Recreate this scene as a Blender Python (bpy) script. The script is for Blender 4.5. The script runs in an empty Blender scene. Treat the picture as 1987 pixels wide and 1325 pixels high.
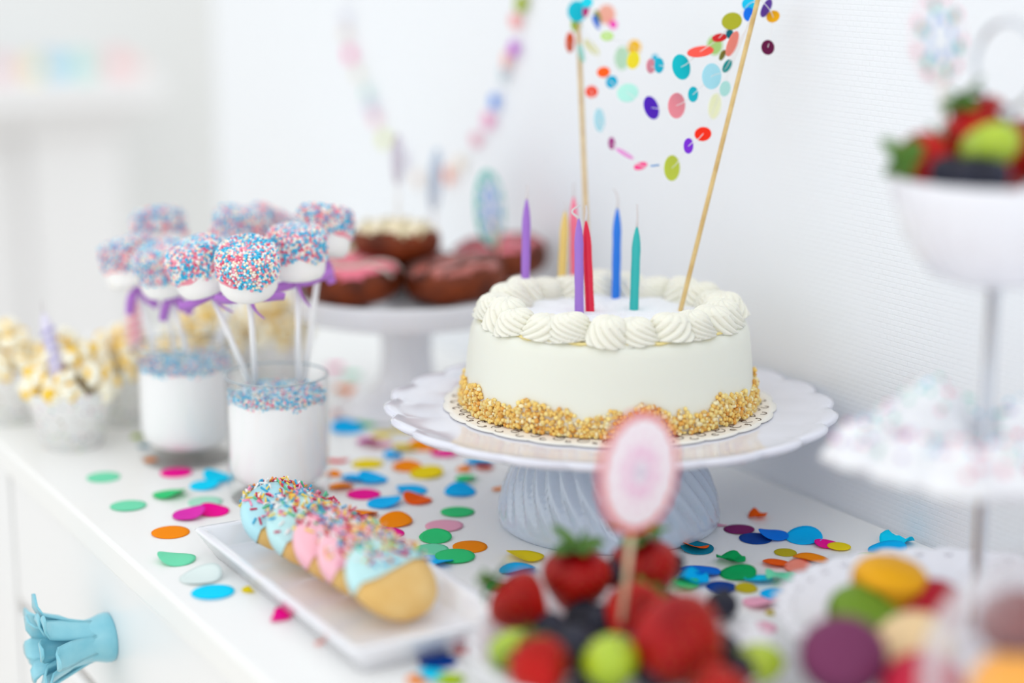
import bpy, bmesh, math, random
import numpy as np
from mathutils import Vector, Matrix, Quaternion

random.seed(7)
RNG = np.random.default_rng(7)
scene = bpy.context.scene
COL = scene.collection
PI = math.pi

# ------------------------------------------------------------------ camera
# metres; the dresser top is z = 0, its long side runs along +Y, the wall stands at x = 0.812
FPX = 3550.0                                   # focal length in pixels of the 1987 px wide frame
PITCH = math.atan(802.0 / FPX)
YAW = math.radians(30.1)
CAM = Vector((0.0, 0.0, 0.396))
HEAD = Vector((math.sin(YAW), math.cos(YAW), 0.0))
RIGHT = Vector((math.cos(YAW), -math.sin(YAW), 0.0))
FWD = HEAD * math.cos(PITCH) + Vector((0, 0, -math.sin(PITCH)))
UP = HEAD * math.sin(PITCH) + Vector((0, 0, math.cos(PITCH)))
cd = bpy.data.cameras.new('camera')
cam = bpy.data.objects.new('camera', cd)
COL.objects.link(cam)
rot = Matrix((RIGHT, UP, -FWD)).transposed()
cam.matrix_world = Matrix.Translation(CAM) @ rot.to_4x4()
cd.sensor_width = 36.0
cd.lens = 36.0 * FPX / 1987.0
cd.clip_start = 0.02
cd.clip_end = 50
cd.dof.use_dof = True
cd.dof.focus_distance = 1.20
cd.dof.aperture_fstop = 1.45
scene.camera = cam

# ------------------------------------------------------------------ light
w = bpy.data.worlds.new('daylight')
scene.world = w
w.use_nodes = True
bg = w.node_tree.nodes['Background']
bg.inputs[0].default_value = (0.965, 0.988, 1.0, 1)
bg.inputs[1].default_value = 1.08

def area(name, loc, target, sx, sy, power, col):
    l = bpy.data.lights.new(name, 'AREA')
    l.shape = 'RECTANGLE'; l.size = sx; l.size_y = sy; l.energy = power; l.color = col
    o = bpy.data.objects.new(name, l); COL.objects.link(o)
    o.location = loc
    o.rotation_euler = (Vector(target) - Vector(loc)).to_track_quat('-Z', 'Y').to_euler()
    return o
area('window_light', (-1.5, 1.3, 0.95), (0.6, 1.05, 0.0), 2.0, 1.5, 2.6, (0.97, 0.985, 1.0))
area('far_fill_light', (-1.0, 2.6, 0.8), (0.6, 3.3, 0.1), 1.2, 1.4, 1.0, (1.0, 0.99, 0.98))  # added fill that brightens the far wall, not a known window
area('rear_area_light', (-0.1, -1.5, 1.3), (0.65, 1.0, 0.1), 1.6, 1.4, 3.2, (0.93, 0.97, 1.0))  # broad area light behind the camera, aimed at the cake

scene.cycles.diffuse_bounces = 8
vs = scene.view_settings
vs.view_transform = 'Standard'
vs.look = 'None'
vs.gamma = 1.0
vs.use_curve_mapping = False
vs.exposure = 0.15

# ------------------------------------------------------------------ helpers: places
def ray(px, py):
    return FWD + RIGHT * ((px - 993.5) / FPX) - UP * ((py - 662.5) / FPX)
def onz(px, py, z=0.0):
    d = ray(px, py); return CAM + d * ((z - CAM.z) / d.z)
def onx(px, py, X):
    d = ray(px, py); return CAM + d * ((X - CAM.x) / d.x)
def dep(px, py, t):
    return CAM + ray(px, py) * t
def depth_of(p):
    return (Vector(p) - CAM).dot(FWD)

# ------------------------------------------------------------------ helpers: colours and materials
def lin(c):
    c = c / 255.0
    return c / 12.92 if c <= 0.04045 else ((c + 0.055) / 1.055) ** 2.4
def rgb(*c):
    return (lin(c[0]), lin(c[1]), lin(c[2]), 1.0)
MATS = {}
def mat(name, col, rough=0.5, spec=0.5, sss=0.0, coat=0.0, metal=0.0, noise=None, bump=None, sheen=0.0, sss_r=None, trans=0.0):
    if name in MATS: return MATS[name]
    m = bpy.data.materials.new(name); m.use_nodes = True
    nt = m.node_tree; b = nt.nodes['Principled BSDF']
    b.inputs['Base Color'].default_value = rgb(*col)
    b.inputs['Roughness'].default_value = rough
    b.inputs['Specular IOR Level'].default_value = spec
    b.inputs['Metallic'].default_value = metal
    b.inputs['Coat Weight'].default_value = coat
    b.inputs['Coat Roughness'].default_value = 0.06
    b.inputs['Transmission Weight'].default_value = trans
    if sheen: b.inputs['Sheen Weight'].default_value = sheen
    if sss:
        b.inputs['Subsurface Weight'].default_value = sss
        b.inputs['Subsurface Radius'].default_value = sss_r or (0.006, 0.005, 0.004)
        b.inputs['Subsurface Scale'].default_value = 1.0
    tc = nt.nodes.new('ShaderNodeTexCoord')
    if noise:                                  # (second colour, scale, contrast low, contrast high)
        c2, sc, lo, hi = noise
        n = nt.nodes.new('ShaderNodeTexNoise'); n.inputs['Scale'].default_value = sc; n.inputs['Detail'].default_value = 4
        r = nt.nodes.new('ShaderNodeValToRGB')
        r.color_ramp.elements[0].position = lo; r.color_ramp.elements[0].color = rgb(*col)
        r.color_ramp.elements[1].position = hi; r.color_ramp.elements[1].color = rgb(*c2)
        nt.links.new(tc.outputs['Object'], n.inputs['Vector'])
        nt.links.new(n.outputs['Fac'], r.inputs['Fac'])
        nt.links.new(r.outputs['Color'], b.inputs['Base Color'])
    if bump:                                   # (scale, strength, distance)
        n = nt.nodes.new('ShaderNodeTexNoise'); n.inputs['Scale'].default_value = bump[0]; n.inputs['Detail'].default_value = 3
        bp = nt.nodes.new('ShaderNodeBump'); bp.inputs['Strength'].default_value = bump[1]; bp.inputs['Distance'].default_value = bump[2]
        nt.links.new(tc.outputs['Object'], n.inputs['Vector'])
        nt.links.new(n.outputs['Fac'], bp.inputs['Height'])
        nt.links.new(bp.outputs['Normal'], b.inputs['Normal'])
    MATS[name] = m
    return m

def glass_mat(name, tint=(255, 255, 255), gloss=0.8):
    if name in MATS: return MATS[name]
    m = bpy.data.materials.new(name); m.use_nodes = True
    nt = m.node_tree; nt.nodes.clear()
    out = nt.nodes.new('ShaderNodeOutputMaterial')
    tr = nt.nodes.new('ShaderNodeBsdfTransparent'); tr.inputs[0].default_value = rgb(*tint)
    gl = nt.nodes.new('ShaderNodeBsdfGlossy'); gl.inputs['Roughness'].default_value = 0.03
    lw = nt.nodes.new('ShaderNodeLayerWeight'); lw.inputs['Blend'].default_value = 0.5
    pw = nt.nodes.new('ShaderNodeMath'); pw.operation = 'POWER'; pw.inputs[1].default_value = 4.5
    mu = nt.nodes.new('ShaderNodeMath'); mu.operation = 'MULTIPLY_ADD'; mu.inputs[1].default_value = 0.6 * gloss; mu.inputs[2].default_value = 0.03
    mx = nt.nodes.new('ShaderNodeMixShader')
    nt.links.new(lw.outputs['Facing'], pw.inputs[0]); nt.links.new(pw.outputs[0], mu.inputs[0]); nt.links.new(mu.outputs[0], mx.inputs[0])
    nt.links.new(tr.outputs[0], mx.inputs[1]); nt.links.new(gl.outputs[0], mx.inputs[2])
    nt.links.new(mx.outputs[0], out.inputs['Surface'])
    MATS[name] = m
    return m

def milky_glass(name):
    """thick cloudy glass: clear face-on, whitish where the wall is seen along its length"""
    m = bpy.data.materials.new(name); m.use_nodes = True
    nt = m.node_tree; nt.nodes.clear()
    out = nt.nodes.new('ShaderNodeOutputMaterial')
    tr = nt.nodes.new('ShaderNodeBsdfTransparent')
    pb = nt.nodes.new('ShaderNodeBsdfPrincipled'); pb.inputs['Base Color'].default_value = rgb(240, 238, 244); pb.inputs['Roughness'].default_value = 0.15
    lw = nt.nodes.new('ShaderNodeLayerWeight'); lw.inputs['Blend'].default_value = 0.5
    pw = nt.nodes.new('ShaderNodeMath'); pw.operation = 'POWER'; pw.inputs[1].default_value = 2.2
    mu = nt.nodes.new('ShaderNodeMath'); mu.operation = 'MULTIPLY_ADD'; mu.inputs[1].default_value = 0.8; mu.inputs[2].default_value = 0.04
    mx = nt.nodes.new('ShaderNodeMixShader')
    nt.links.new(lw.outputs['Facing'], pw.inputs[0]); nt.links.new(pw.outputs[0], mu.inputs[0]); nt.links.new(mu.outputs[0], mx.inputs[0])
    nt.links.new(tr.outputs[0], mx.inputs[1]); nt.links.new(pb.outputs[0], mx.inputs[2])
    nt.links.new(mx.outputs[0], out.inputs['Surface'])
    return m

def tissue(name, col):
    """tissue paper: diffuse with light passing through"""
    if name in MATS: return MATS[name]
    m = bpy.data.materials.new(name); m.use_nodes = True
    nt = m.node_tree; b = nt.nodes['Principled BSDF']
    out = nt.nodes['Material Output']
    b.inputs['Base Color'].default_value = rgb(*col); b.inputs['Roughness'].default_value = 0.75
    b.inputs['Specular IOR Level'].default_value = 0.12
    t = nt.nodes.new('ShaderNodeBsdfTranslucent'); t.inputs[0].default_value = rgb(*col)
    mx = nt.nodes.new('ShaderNodeMixShader'); mx.inputs[0].default_value = 0.10
    tc = nt.nodes.new('ShaderNodeTexCoord')
    n = nt.nodes.new('ShaderNodeTexNoise'); n.inputs['Scale'].default_value = 160; n.inputs['Detail'].default_value = 3
    bp = nt.nodes.new('ShaderNodeBump'); bp.inputs['Strength'].default_value = 0.25; bp.inputs['Distance'].default_value = 0.001
    nt.links.new(tc.outputs['Object'], n.inputs['Vector']); nt.links.new(n.outputs['Fac'], bp.inputs['Height'])
    nt.links.new(bp.outputs['Normal'], b.inputs['Normal'])
    nt.links.new(b.outputs[0], mx.inputs[1]); nt.links.new(t.outputs[0], mx.inputs[2])
    nt.links.new(mx.outputs[0], out.inputs['Surface'])
    MATS[name] = m
    return m

# ------------------------------------------------------------------ helpers: meshes  (a shape is (verts, faces))
def join(*shapes):
    V, F, k = [], [], 0
    for v, f in shapes:
        V.extend([tuple(p) for p in v]); F.extend([tuple(i + k for i in q) for q in f]); k += len(v)
    return V, F
def move(s, loc=(0, 0, 0), M=None, sc=None):
    v, f = s
    out = []
    for p in v:
        p = Vector(p)
        if sc: p = Vector((p.x * sc[0], p.y * sc[1], p.z * sc[2]))
        if M is not None: p = M @ p
        out.append(tuple(p + Vector(loc)))
    return out, f
def box(x0, x1, y0, y1, z0, z1):
    v = [(x, y, z) for x in (x0, x1) for y in (y0, y1) for z in (z0, z1)]
    f = [(0, 1, 3, 2), (4, 6, 7, 5), (0, 4, 5, 1), (2, 3, 7, 6), (0, 2, 6, 4), (1, 5, 7, 3)]
    return v, f
def lathe(prof, n=48, mod=None):
    """prof: (r, z) from the bottom up; mod(theta, i, r, z) -> (r, z)"""
    V, F, rings = [], [], []
    for i, (r, z) in enumerate(prof):
        if r < 1e-7:
            V.append((0, 0, z)); rings.append([len(V) - 1]); continue
        ring = []
        for k in range(n):
            th = 2 * PI * k / n
            rr, zz = (r, z) if mod is None else mod(th, i, r, z)
            V.append((rr * math.cos(th), rr * math.sin(th), zz)); ring.append(len(V) - 1)
        rings.append(ring)
    for a, b in zip(rings, rings[1:]):
        for k in range(n):
            k2 = (k + 1) % n
            if len(a) == 1 and len(b) == 1: continue
            if len(a) == 1: F.append((a[0], b[k2], b[k]))
            elif len(b) == 1: F.append((a[k], a[k2], b[0]))
            else: F.append((a[k], a[k2], b[k2], b[k]))
    return V, F
def tube(pts, rad, n=8, caps=True):
    pts = [Vector(p) for p in pts]
    if not hasattr(rad, '__len__'): rad = [rad] * len(pts)
    V, F, rings = [], [], []
    t0 = (pts[1] - pts[0]).normalized()
    nrm = t0.orthogonal().normalized()
    for i, p in enumerate(pts):
        a = pts[max(i - 1, 0)]; b = pts[min(i + 1, len(pts) - 1)]
        t = (b - a).normalized()
        nrm = (nrm - t * nrm.dot(t)).normalized()
        bn = t.cross(nrm)
        ring = []
        for k in range(n):
            th = 2 * PI * k / n
            V.append(tuple(p + (nrm * math.cos(th) + bn * math.sin(th)) * rad[i])); ring.append(len(V) - 1)
        rings.append(ring)
    for a, b in zip(rings, rings[1:]):
        for k in range(n):
            k2 = (k + 1) % n
            F.append((a[k], a[k2], b[k2], b[k]))
    if caps:
        F.append(tuple(reversed(rings[0]))); F.append(tuple(rings[-1]))
    return V, F
def ico(sub=1, r=1.0):
    bm = bmesh.new(); bmesh.ops.create_icosphere(bm, subdivisions=sub, radius=r)
    bm.verts.ensure_lookup_table()
    v = [tuple(p.co) for p in bm.verts]; f = [tuple(q.index for q in fc.verts) for fc in bm.faces]
    bm.free(); return v, f
ICO0 = tuple(np.array(a) for a in ico(1)); ICO1 = tuple(np.array(a) for a in ico(2))
def hnoise(p, s, seed=0.0):
    from mathutils import noise
    return noise.noise(Vector((p[0] * s + seed, p[1] * s + seed * 1.7, p[2] * s - seed)))
def ribbon(pts, wid, side, th=0.0003):
    """flat strip along pts, widths wid, across direction side"""
    pts = [Vector(p) for p in pts]; side = Vector(side).normalized()
    V, F = [], []
    for i, p in enumerate(pts):
        t = (pts[min(i + 1, len(pts) - 1)] - pts[max(i - 1, 0)]).normalized()
        s = (side - t * side.dot(t)).normalized(); n = t.cross(s)
        ww = wid[i] if hasattr(wid, '__len__') else wid
        for a, b in ((-1, -1), (1, -1), (1, 1), (-1, 1)):
            V.append(tuple(p + s * ww * 0.5 * a + n * th * b))
    for i in range(len(pts) - 1):
        for k in range(4):
            a = i * 4 + k; b = i * 4 + (k + 1) % 4
            F.append((a, b, b + 4, a + 4))
    F.append((3, 2, 1, 0)); e = (len(pts) - 1) * 4; F.append((e, e + 1, e + 2, e + 3))
    return V, F
def mesh(name, shape, mats, idx=None, smooth=True):
    v, f = shape
    me = bpy.data.meshes.new(name)
    me.from_pydata([tuple(p) for p in v], [], [tuple(int(i) for i in q) for q in f])
    for m in (mats if isinstance(mats, (list, tuple)) else [mats]): me.materials.append(m)
    if idx is not None: me.polygons.foreach_set('material_index', np.asarray(idx, dtype=np.int32))
    me.polygons.foreach_set('use_smooth', [smooth] * len(me.polygons))
    me.update()
    return me
def obj(name, me, parent=None, loc=(0, 0, 0), rot=None, kind=None, label=None, auto=None, bevel=None, solid=None, sub=0):
    o = bpy.data.objects.new(name, me); COL.objects.link(o)
    o.location = loc
    if rot is not None:
        if isinstance(rot, Quaternion): o.rotation_mode = 'QUATERNION'; o.rotation_quaternion = rot
        else: o.rotation_euler = rot
    if parent is not None: o.parent = parent
    if kind: o['kind'] = kind
    if label: o['label'] = label
    if solid:
        m = o.modifiers.new('thickness', 'SOLIDIFY'); m.thickness = solid; m.offset = 0
    if bevel:
        m = o.modifiers.new('bevel', 'BEVEL'); m.width = bevel; m.segments = 3; m.limit_method = 'ANGLE'
    if sub:
        m = o.modifiers.new('sub', 'SUBSURF'); m.levels = sub; m.render_levels = sub
    return o
def part(name, shape, m, parent, **k):
    idx = k.pop('idx', None); smooth = k.pop('smooth', True)
    return obj(name, mesh(name, shape, m, idx, smooth), parent, **k)
def thing(name, label, cat, loc=(0, 0, 0), rot=None, group=None):
    o = bpy.data.objects.new(name, None); COL.objects.link(o)
    o.empty_display_size = 0.01; o.location = loc
    if rot is not None:
        if isinstance(rot, Quaternion): o.rotation_mode = 'QUATERNION'; o.rotation_quaternion = rot
        else: o.rotation_euler = rot
    return tag(o, label, cat, group)
def tag(o, label, cat, group=None):
    o['label'] = label; o['category'] = cat
    if group: o['group'] = group
    return o
def struct(o): o['kind'] = 'structure'; return o
def copy_tree(o, parent=None, **kw):
    c = o.copy(); COL.objects.link(c); c.parent = parent
    for ch in [q for q in bpy.data.objects if q.parent == o]: copy_tree(ch, c)
    return c
def beads(points, radii, mats, idx, base=ICO0, jitter=0.0, stretch=None):
    """many small solids joined into one mesh; idx: material of each"""
    bv, bf = base; n = len(points); P = np.asarray(points); R = np.asarray(radii).reshape(-1, 1, 1)
    V = np.repeat(bv[None], n, 0) * R
    if jitter: V = V * (1 + RNG.uniform(-jitter, jitter, (n, len(bv), 1)))
    if stretch is not None: V = V * np.asarray(stretch)[:, None, :]
    V = V + P[:, None, :]
    F = bf[None] + (np.arange(n) * len(bv))[:, None, None]
    me = bpy.data.meshes.new('beads')
    V = V.reshape(-1, 3); F = F.reshape(-1, 3)
    me.vertices.add(len(V)); me.vertices.foreach_set('co', V.ravel().astype(np.float32))
    me.loops.add(F.size); me.loops.foreach_set('vertex_index', F.ravel().astype(np.int32))
    me.polygons.add(len(F))
    me.polygons.foreach_set('loop_start', np.arange(0, F.size, 3, dtype=np.int32))
    me.polygons.foreach_set('material_index', np.repeat(np.asarray(idx, dtype=np.int32), len(bf)))
    me.polygons.foreach_set('use_smooth', np.ones(len(F), dtype=bool))
    for m in mats: me.materials.append(m)
    me.update(calc_edges=True); me.validate()
    return me
def rods(points, dirs, length, rad, mats, idx):
    V, F, I = [], [], []
    for p, d, i in zip(points, dirs, idx):
        p = Vector(p); d = Vector(d).normalized(); L = length * random.uniform(0.8, 1.2)
        a = p - d * L / 2; b = p + d * L / 2
        v, f = tube([a, a + d * rad * 0.5, b - d * rad * 0.5, b], [rad * 0.55, rad, rad, rad * 0.55], 6)
        k = len(V); V += v; F += [tuple(q + k for q in ff) for ff in f]; I += [i] * len(f)
    return V, F, I
def zrot_to(v):
    return Vector((0, 0, 1)).rotation_difference(Vector(v))

# ------------------------------------------------------------------ materials used all over
WHITE_PAINT = mat('white paint', (240, 240, 240), 0.32, 0.4)
PORCELAIN = mat('white porcelain', (238, 238, 243), 0.14, 0.5, coat=0.4)
BLUE_GLAZE = mat('pale blue glaze', (203, 216, 233), 0.12, 0.5, coat=0.6)
PLATE_GLAZE = mat('white blue plate glaze', (229, 230, 241), 0.14, 0.5, coat=0.5)
GLASS = glass_mat('clear glass')
CREAM = mat('whipped cream', (240, 238, 224), 0.5, 0.35, sss=0.25)
FROST = mat('smooth frosting', (231, 232, 220), 0.38, 0.4, sss=0.25)
SUGAR = mat('powdered sugar', (244, 246, 250), 0.8, 0.2, bump=(350, 0.6, 0.002))
STICK = mat('white paper stick', (246, 246, 246), 0.5, 0.3)
BAMBOO = mat('bamboo', (222, 193, 133), 0.5, 0.3, noise=((200, 165, 105), 90, 0.4, 0.7))
BEAD = [mat('bead blue', (38, 190, 232), 0.3), mat('bead pink', (246, 162, 184), 0.3), mat('bead cream', (250, 236, 214), 0.3),
        mat('bead white', (247, 247, 247), 0.3), mat('bead rose', (232, 96, 130), 0.3), mat('bead sky', (128, 208, 232), 0.3)]
ROD = [mat('rod blue', (40, 175, 220), 0.3), mat('rod crimson', (205, 22, 85), 0.3), mat('rod yellow', (250, 220, 90), 0.3),
       mat('rod white', (248, 246, 244), 0.3), mat('rod pink', (245, 150, 185), 0.3), mat('rod orange', (240, 150, 60), 0.3), mat('rod green', (90, 200, 150), 0.3)]
STRING = mat('white thread', (240, 240, 240), 0.6)

# ================================================================== THE SETTING
def wall_material():
    m = mat('woven white wallpaper', (240, 243, 247), 0.7, 0.2)
    nt = m.node_tree; b = nt.nodes['Principled BSDF']
    tc = nt.nodes.new('ShaderNodeTexCoord')
    sp = nt.nodes.new('ShaderNodeSeparateXYZ'); cb = nt.nodes.new('ShaderNodeCombineXYZ')
    nt.links.new(tc.outputs['Object'], sp.inputs[0])
    nt.links.new(sp.outputs['Y'], cb.inputs['X']); nt.links.new(sp.outputs['Z'], cb.inputs['Y'])
    br = nt.nodes.new('ShaderNodeTexBrick')
    br.inputs['Scale'].default_value = 70; br.inputs['Mortar Size'].default_value = 0.05; br.inputs['Mortar Smooth'].default_value = 1.0
    br.inputs['Brick Width'].default_value = 0.5; br.inputs['Row Height'].default_value = 0.25
    br.inputs['Color1'].default_value = (1, 1, 1, 1); br.inputs['Color2'].default_value = (0.7, 0.7, 0.7, 1); br.inputs['Mortar'].default_value = (0, 0, 0, 1)
    nt.links.new(cb.outputs[0], br.inputs['Vector'])
    bp = nt.nodes.new('ShaderNodeBump'); bp.inputs['Strength'].default_value = 0.25; bp.inputs['Distance'].default_value = 0.0010
    nt.links.new(br.outputs['Color'], bp.inputs['Height'])
    nt.links.new(bp.outputs['Normal'], b.inputs['Normal'])
    return m
WALLX = 0.812
FLOOR_Z = -0.80
struct(part('wall_right', box(WALLX, WALLX + 0.12, -1.8, 2.12, FLOOR_Z, 1.7), wall_material(), None, smooth=False))
struct(part('wall_back', box(-1.2, 3.2, 3.45, 3.55, FLOOR_Z, 1.7), mat('white plaster', (229, 230, 229), 0.8, 0.2), None, smooth=False))
fl = struct(obj('floor', mesh('floor', box(-2.5, 3.2, -2.2, 3.6, FLOOR_Z - 0.05, FLOOR_Z), mat('pale wooden floor', (228, 224, 218), 0.5), smooth=False)))
plank_m = [mat('floor plank %d' % i, c, 0.45, 0.3, noise=((214, 206, 194), 14, 0.35, 0.75)) for i, c in enumerate([(230, 226, 220), (224, 219, 211), (234, 230, 226)])]
pk = mesh('plank', box(-0.069, 0.069, -0.95, 0.95, 0.0, 0.006), plank_m[0], smooth=False)
pk2 = pk.copy(); pk2.materials[0] = plank_m[1]
pk3 = pk.copy(); pk3.materials[0] = plank_m[2]
for i in range(14):
    for j in range(2):
        obj('plank', [pk, pk2, pk3][(i * 2 + j * 5 + i // 3) % 3], fl, loc=(-1.1 + 0.14 * i, 0.65 + 1.91 * j + (0.4 if i % 2 else 0) - 0.2, FLOOR_Z))

# ------------------------------------------------------------------ dresser
X0, Y0, Y1 = 0.347, 0.12, 1.745
dr = thing('white_dresser', 'white painted dresser carrying the whole party table along the wall', 'dresser', (0.58, 0.93, FLOOR_Z))
def drl(s): return move(s, (-0.58, -0.93, -FLOOR_Z))
part('worktop', drl(box(X0, WALLX - 0.001, Y0, Y1, -0.022, 0.0)), mat('worktop paint', (242, 242, 240), 0.3, 0.4), dr, bevel=0.003, smooth=False)
WOOD_IN = mat('pale beech wood', (222, 200, 170), 0.6, noise=((205, 180, 145), 25, 0.4, 0.7))
part('carcass', drl(join(box(X0 + 0.03, WALLX - 0.004, Y0 + 0.01, Y1 - 0.012, FLOOR_Z + 0.08, -0.022))), WOOD_IN, dr, smooth=False)
for ya, yb in ((1.402, 1.46), (Y0 + 0.012, Y0 + 0.07)):
    part('post', drl(box(X0 + 0.003, X0 + 0.045, ya, yb, FLOOR_Z, -0.022)), WHITE_PAINT, dr, bevel=0.003, smooth=False)
part('side_panel', drl(box(X0 + 0.006, X0 + 0.03, 1.46, Y1 - 0.01, FLOOR_Z, -0.022)), WHITE_PAINT, dr, bevel=0.002, smooth=False)
TURQ = mat('turquoise ceramic', (128, 200, 218), 0.28, 0.5, coat=0.3, noise=((150, 212, 226), 60, 0.35, 0.7))
def knob(parent, loc):
    prof = [(0.0, 0.0), (0.0165, 0.0), (0.0172, 0.002), (0.0168, 0.006), (0.0150, 0.012), (0.0140, 0.022), (0.0130, 0.026), (0.009, 0.029), (0.0, 0.030)]
    M = Matrix.Rotation(-PI / 2, 3, 'Y')
    k = part('knob', move(lathe(prof, 32), M=M), TURQ, parent, loc=loc, label='turquoise ceramic flower knob')
    for ring, (n, r0, flare, ln, z0) in enumerate(((7, 0.0140, 0.017, 0.044, 0.012), (6, 0.0100, 0.010, 0.042, 0.018))):
        for i in range(n):
            th = 2 * PI * (i + 0.5 * ring) / n + 0.3
            V, F = [], []
            NU, NV = 9, 6
            for a in range(NU):
                u = a / (NU - 1)
                zz = z0 + ln * u * (1 - 0.06 * math.sin(3 * i)) - (0.008 * max(0, u - 0.82) / 0.18 if u > 0.82 else 0)
                rr = r0 + flare * u ** 1.5 * (1 + 0.25 * math.sin(i * 2.7)) + 0.007 * max(0, u - 0.78) / 0.22
                wd = (0.0060 + 0.0026 * math.sin(PI * min(1, u * 0.9))) * (1 if u < 0.8 else 1 - 0.6 * (u - 0.8) / 0.2)
                for b in range(NV):
                    s = (b / (NV - 1) - 0.5) * 2
                    t = th + s * wd / max(rr, 0.008)
                    r2 = rr - 0.0025 * (1 - s * s) * (0.4 if u < 0.5 else -0.2) + 0.0015 * math.sin(i * 2.1 + 6 * u) * u
                    V.append((r2 * math.cos(t), r2 * math.sin(t), zz))
            for a in range(NU - 1):
                for b in range(NV - 1):
                    q = a * NV + b
                    F.append((q, q + 1, q + NV + 1, q + NV))
            part('petal', move((V, F), M=M), TURQ, k, solid=0.0016)
    return k
ZD = -0.128
for j, (ya, yb) in enumerate(((0.80, 1.396), (0.195, 0.794))):
    for r, (za, zb) in enumerate(((ZD, -0.0235), (-0.395, -0.138), (-0.69, -0.405))):
        if r == 0 or j == 0:
            cx, cy, cz = X0 + 0.005, (ya + yb) / 2, za
            d = part('drawer', box(0, 0.02, ya - cy, yb - cy, 0, zb - za), WHITE_PAINT, dr, loc=(cx - 0.58, cy - 0.93, cz - FLOOR_Z), bevel=0.004, smooth=False)
            if r == 0 and j == 0: knob(d, (0.0, 1.154 - cy, -0.076 - cz))
            elif r == 0: knob(d, (0.0, 0.0, 0.05))

# ------------------------------------------------------------------ far mantelpiece with its garland
YM = 3.05
a = CAM + ray(0, 147) * (YM / ray(0, 147).y); b = CAM + ray(325, 147) * (YM / ray(325, 147).y)
zt = b.z; xr = b.x; xb = (CAM + ray(272, 320) * (YM / ray(272, 320).y)).x
MP = mat('white mantel paint', (236, 236, 237), 0.5)
mt = thing('mantelpiece', 'white mantelpiece with a projecting ledge against the far wall', 'mantelpiece', (xr - 0.7, YM + 0.15, FLOOR_Z))
def mtl(s): return move(s, (-(xr - 0.7), -(YM + 0.15), -FLOOR_Z))
part('ledge', mtl(box(xr - 1.5, xr, YM, YM + 0.395, zt - 0.05, zt)), MP, mt, bevel=0.008, smooth=False)
part('moulding', mtl(box(xr - 1.46, xr - 0.03, YM + 0.04, YM + 0.39, zt - 0.085, zt - 0.051)), MP, mt, bevel=0.01, smooth=False)
part('side_pillar', mtl(box(xb - 0.17, xb, YM + 0.09, YM + 0.395, FLOOR_Z, zt - 0.086)), MP, mt, bevel=0.004, smooth=False)
part('side_pillar', mtl(box(xr - 1.42, xr - 1.25, YM + 0.09, YM + 0.395, FLOOR_Z, zt - 0.086)), MP, mt, bevel=0.004, smooth=False)
part('front_panel', mtl(box(xr - 1.249, xb - 0.171, YM + 0.12, YM + 0.395, FLOOR_Z, zt - 0.086)), MP, mt, bevel=0.004, smooth=False)

# ------------------------------------------------------------------ paper discs and garlands
PAPER = {}
def paper(col):
    k = 'paper %d %d %d' % col
    return mat(k, col, 0.6, 0.2)
def disc_mesh(col, r, n=24, th=0.00025):
    key = (col, round(r, 4))
    if key in PAPER: return PAPER[key]
    s = lathe([(0, -th), (r * 0.99, -th), (r, 0), (r * 0.99, th), (0, th)], n)
    PAPER[key] = mesh('paper_disc', s, paper(col), smooth=False)
    return PAPER[key]
def facing(p, w, h, tilt):
    """rotation of a disc (its normal is local z) that shows width w, height h, leaning by tilt degrees when seen from the room"""
    d = (CAM - Vector(p)).normalized()
    right = Vector((0, 0, 1)).cross(d).normalized(); up = d.cross(right)
    a = math.radians(tilt)
    major, minor = (up, right) if h >= w else (right, up)
    c, s = math.cos(a), math.sin(a)
    if h >= w: major = up * c + right * s; minor = right * c - up * s
    else: major = right * c + up * s; minor = up * c - right * s
    f = min(1.0, min(w, h) / max(w, h)); f = max(f, 0.06)
    nrm = d * f + minor * math.sqrt(1 - f * f)
    x = major; y = nrm.cross(x)
    return Matrix((x, y, nrm)).transposed().to_quaternion()
def smooth_path(P, sub=5):
    P = [Vector(p) for p in P]; out = []
    for i in range(len(P) - 1):
        p0 = P[max(i - 1, 0)]; p1 = P[i]; p2 = P[i + 1]; p3 = P[min(i + 2, len(P) - 1)]
        for k in range(sub):
            t = k / sub
            out.append(0.5 * ((2 * p1) + (p2 - p0) * t + (2 * p0 - 5 * p1 + 4 * p2 - p3) * t * t + (3 * p1 - p0 - 3 * p2 + p3) * t ** 3))
    out.append(P[-1]); return out

# garland lying along the mantel ledge
mg = thing('mantel_garland', 'faded pastel paper garland lying along the far mantel ledge', 'garland', (xr - 0.3, YM + 0.06, zt))
pts = []
for px, col, r in ((8, (238, 170, 178), 0.028), (64, (240, 214, 120), 0.026), (105, (110, 190, 232), 0.03), (150, (130, 214, 226), 0.03), (170, (150, 214, 190), 0.026), (228, (244, 160, 165), 0.03), (262, (248, 200, 190), 0.02)):
    X = (CAM + ray(px, 130) * ((YM + 0.05) / ray(px, 130).y)).x
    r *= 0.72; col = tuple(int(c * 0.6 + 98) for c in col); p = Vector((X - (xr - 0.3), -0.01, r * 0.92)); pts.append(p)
    obj('paper_disc', disc_mesh(col, r), mg, loc=p, rot=(PI / 2 - 0.2, 0, 0.1))
part('string', tube(smooth_path([p + Vector((0, 0.008, 0)) for p in pts], 3), 0.0008, 5), STRING, mg)

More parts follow.
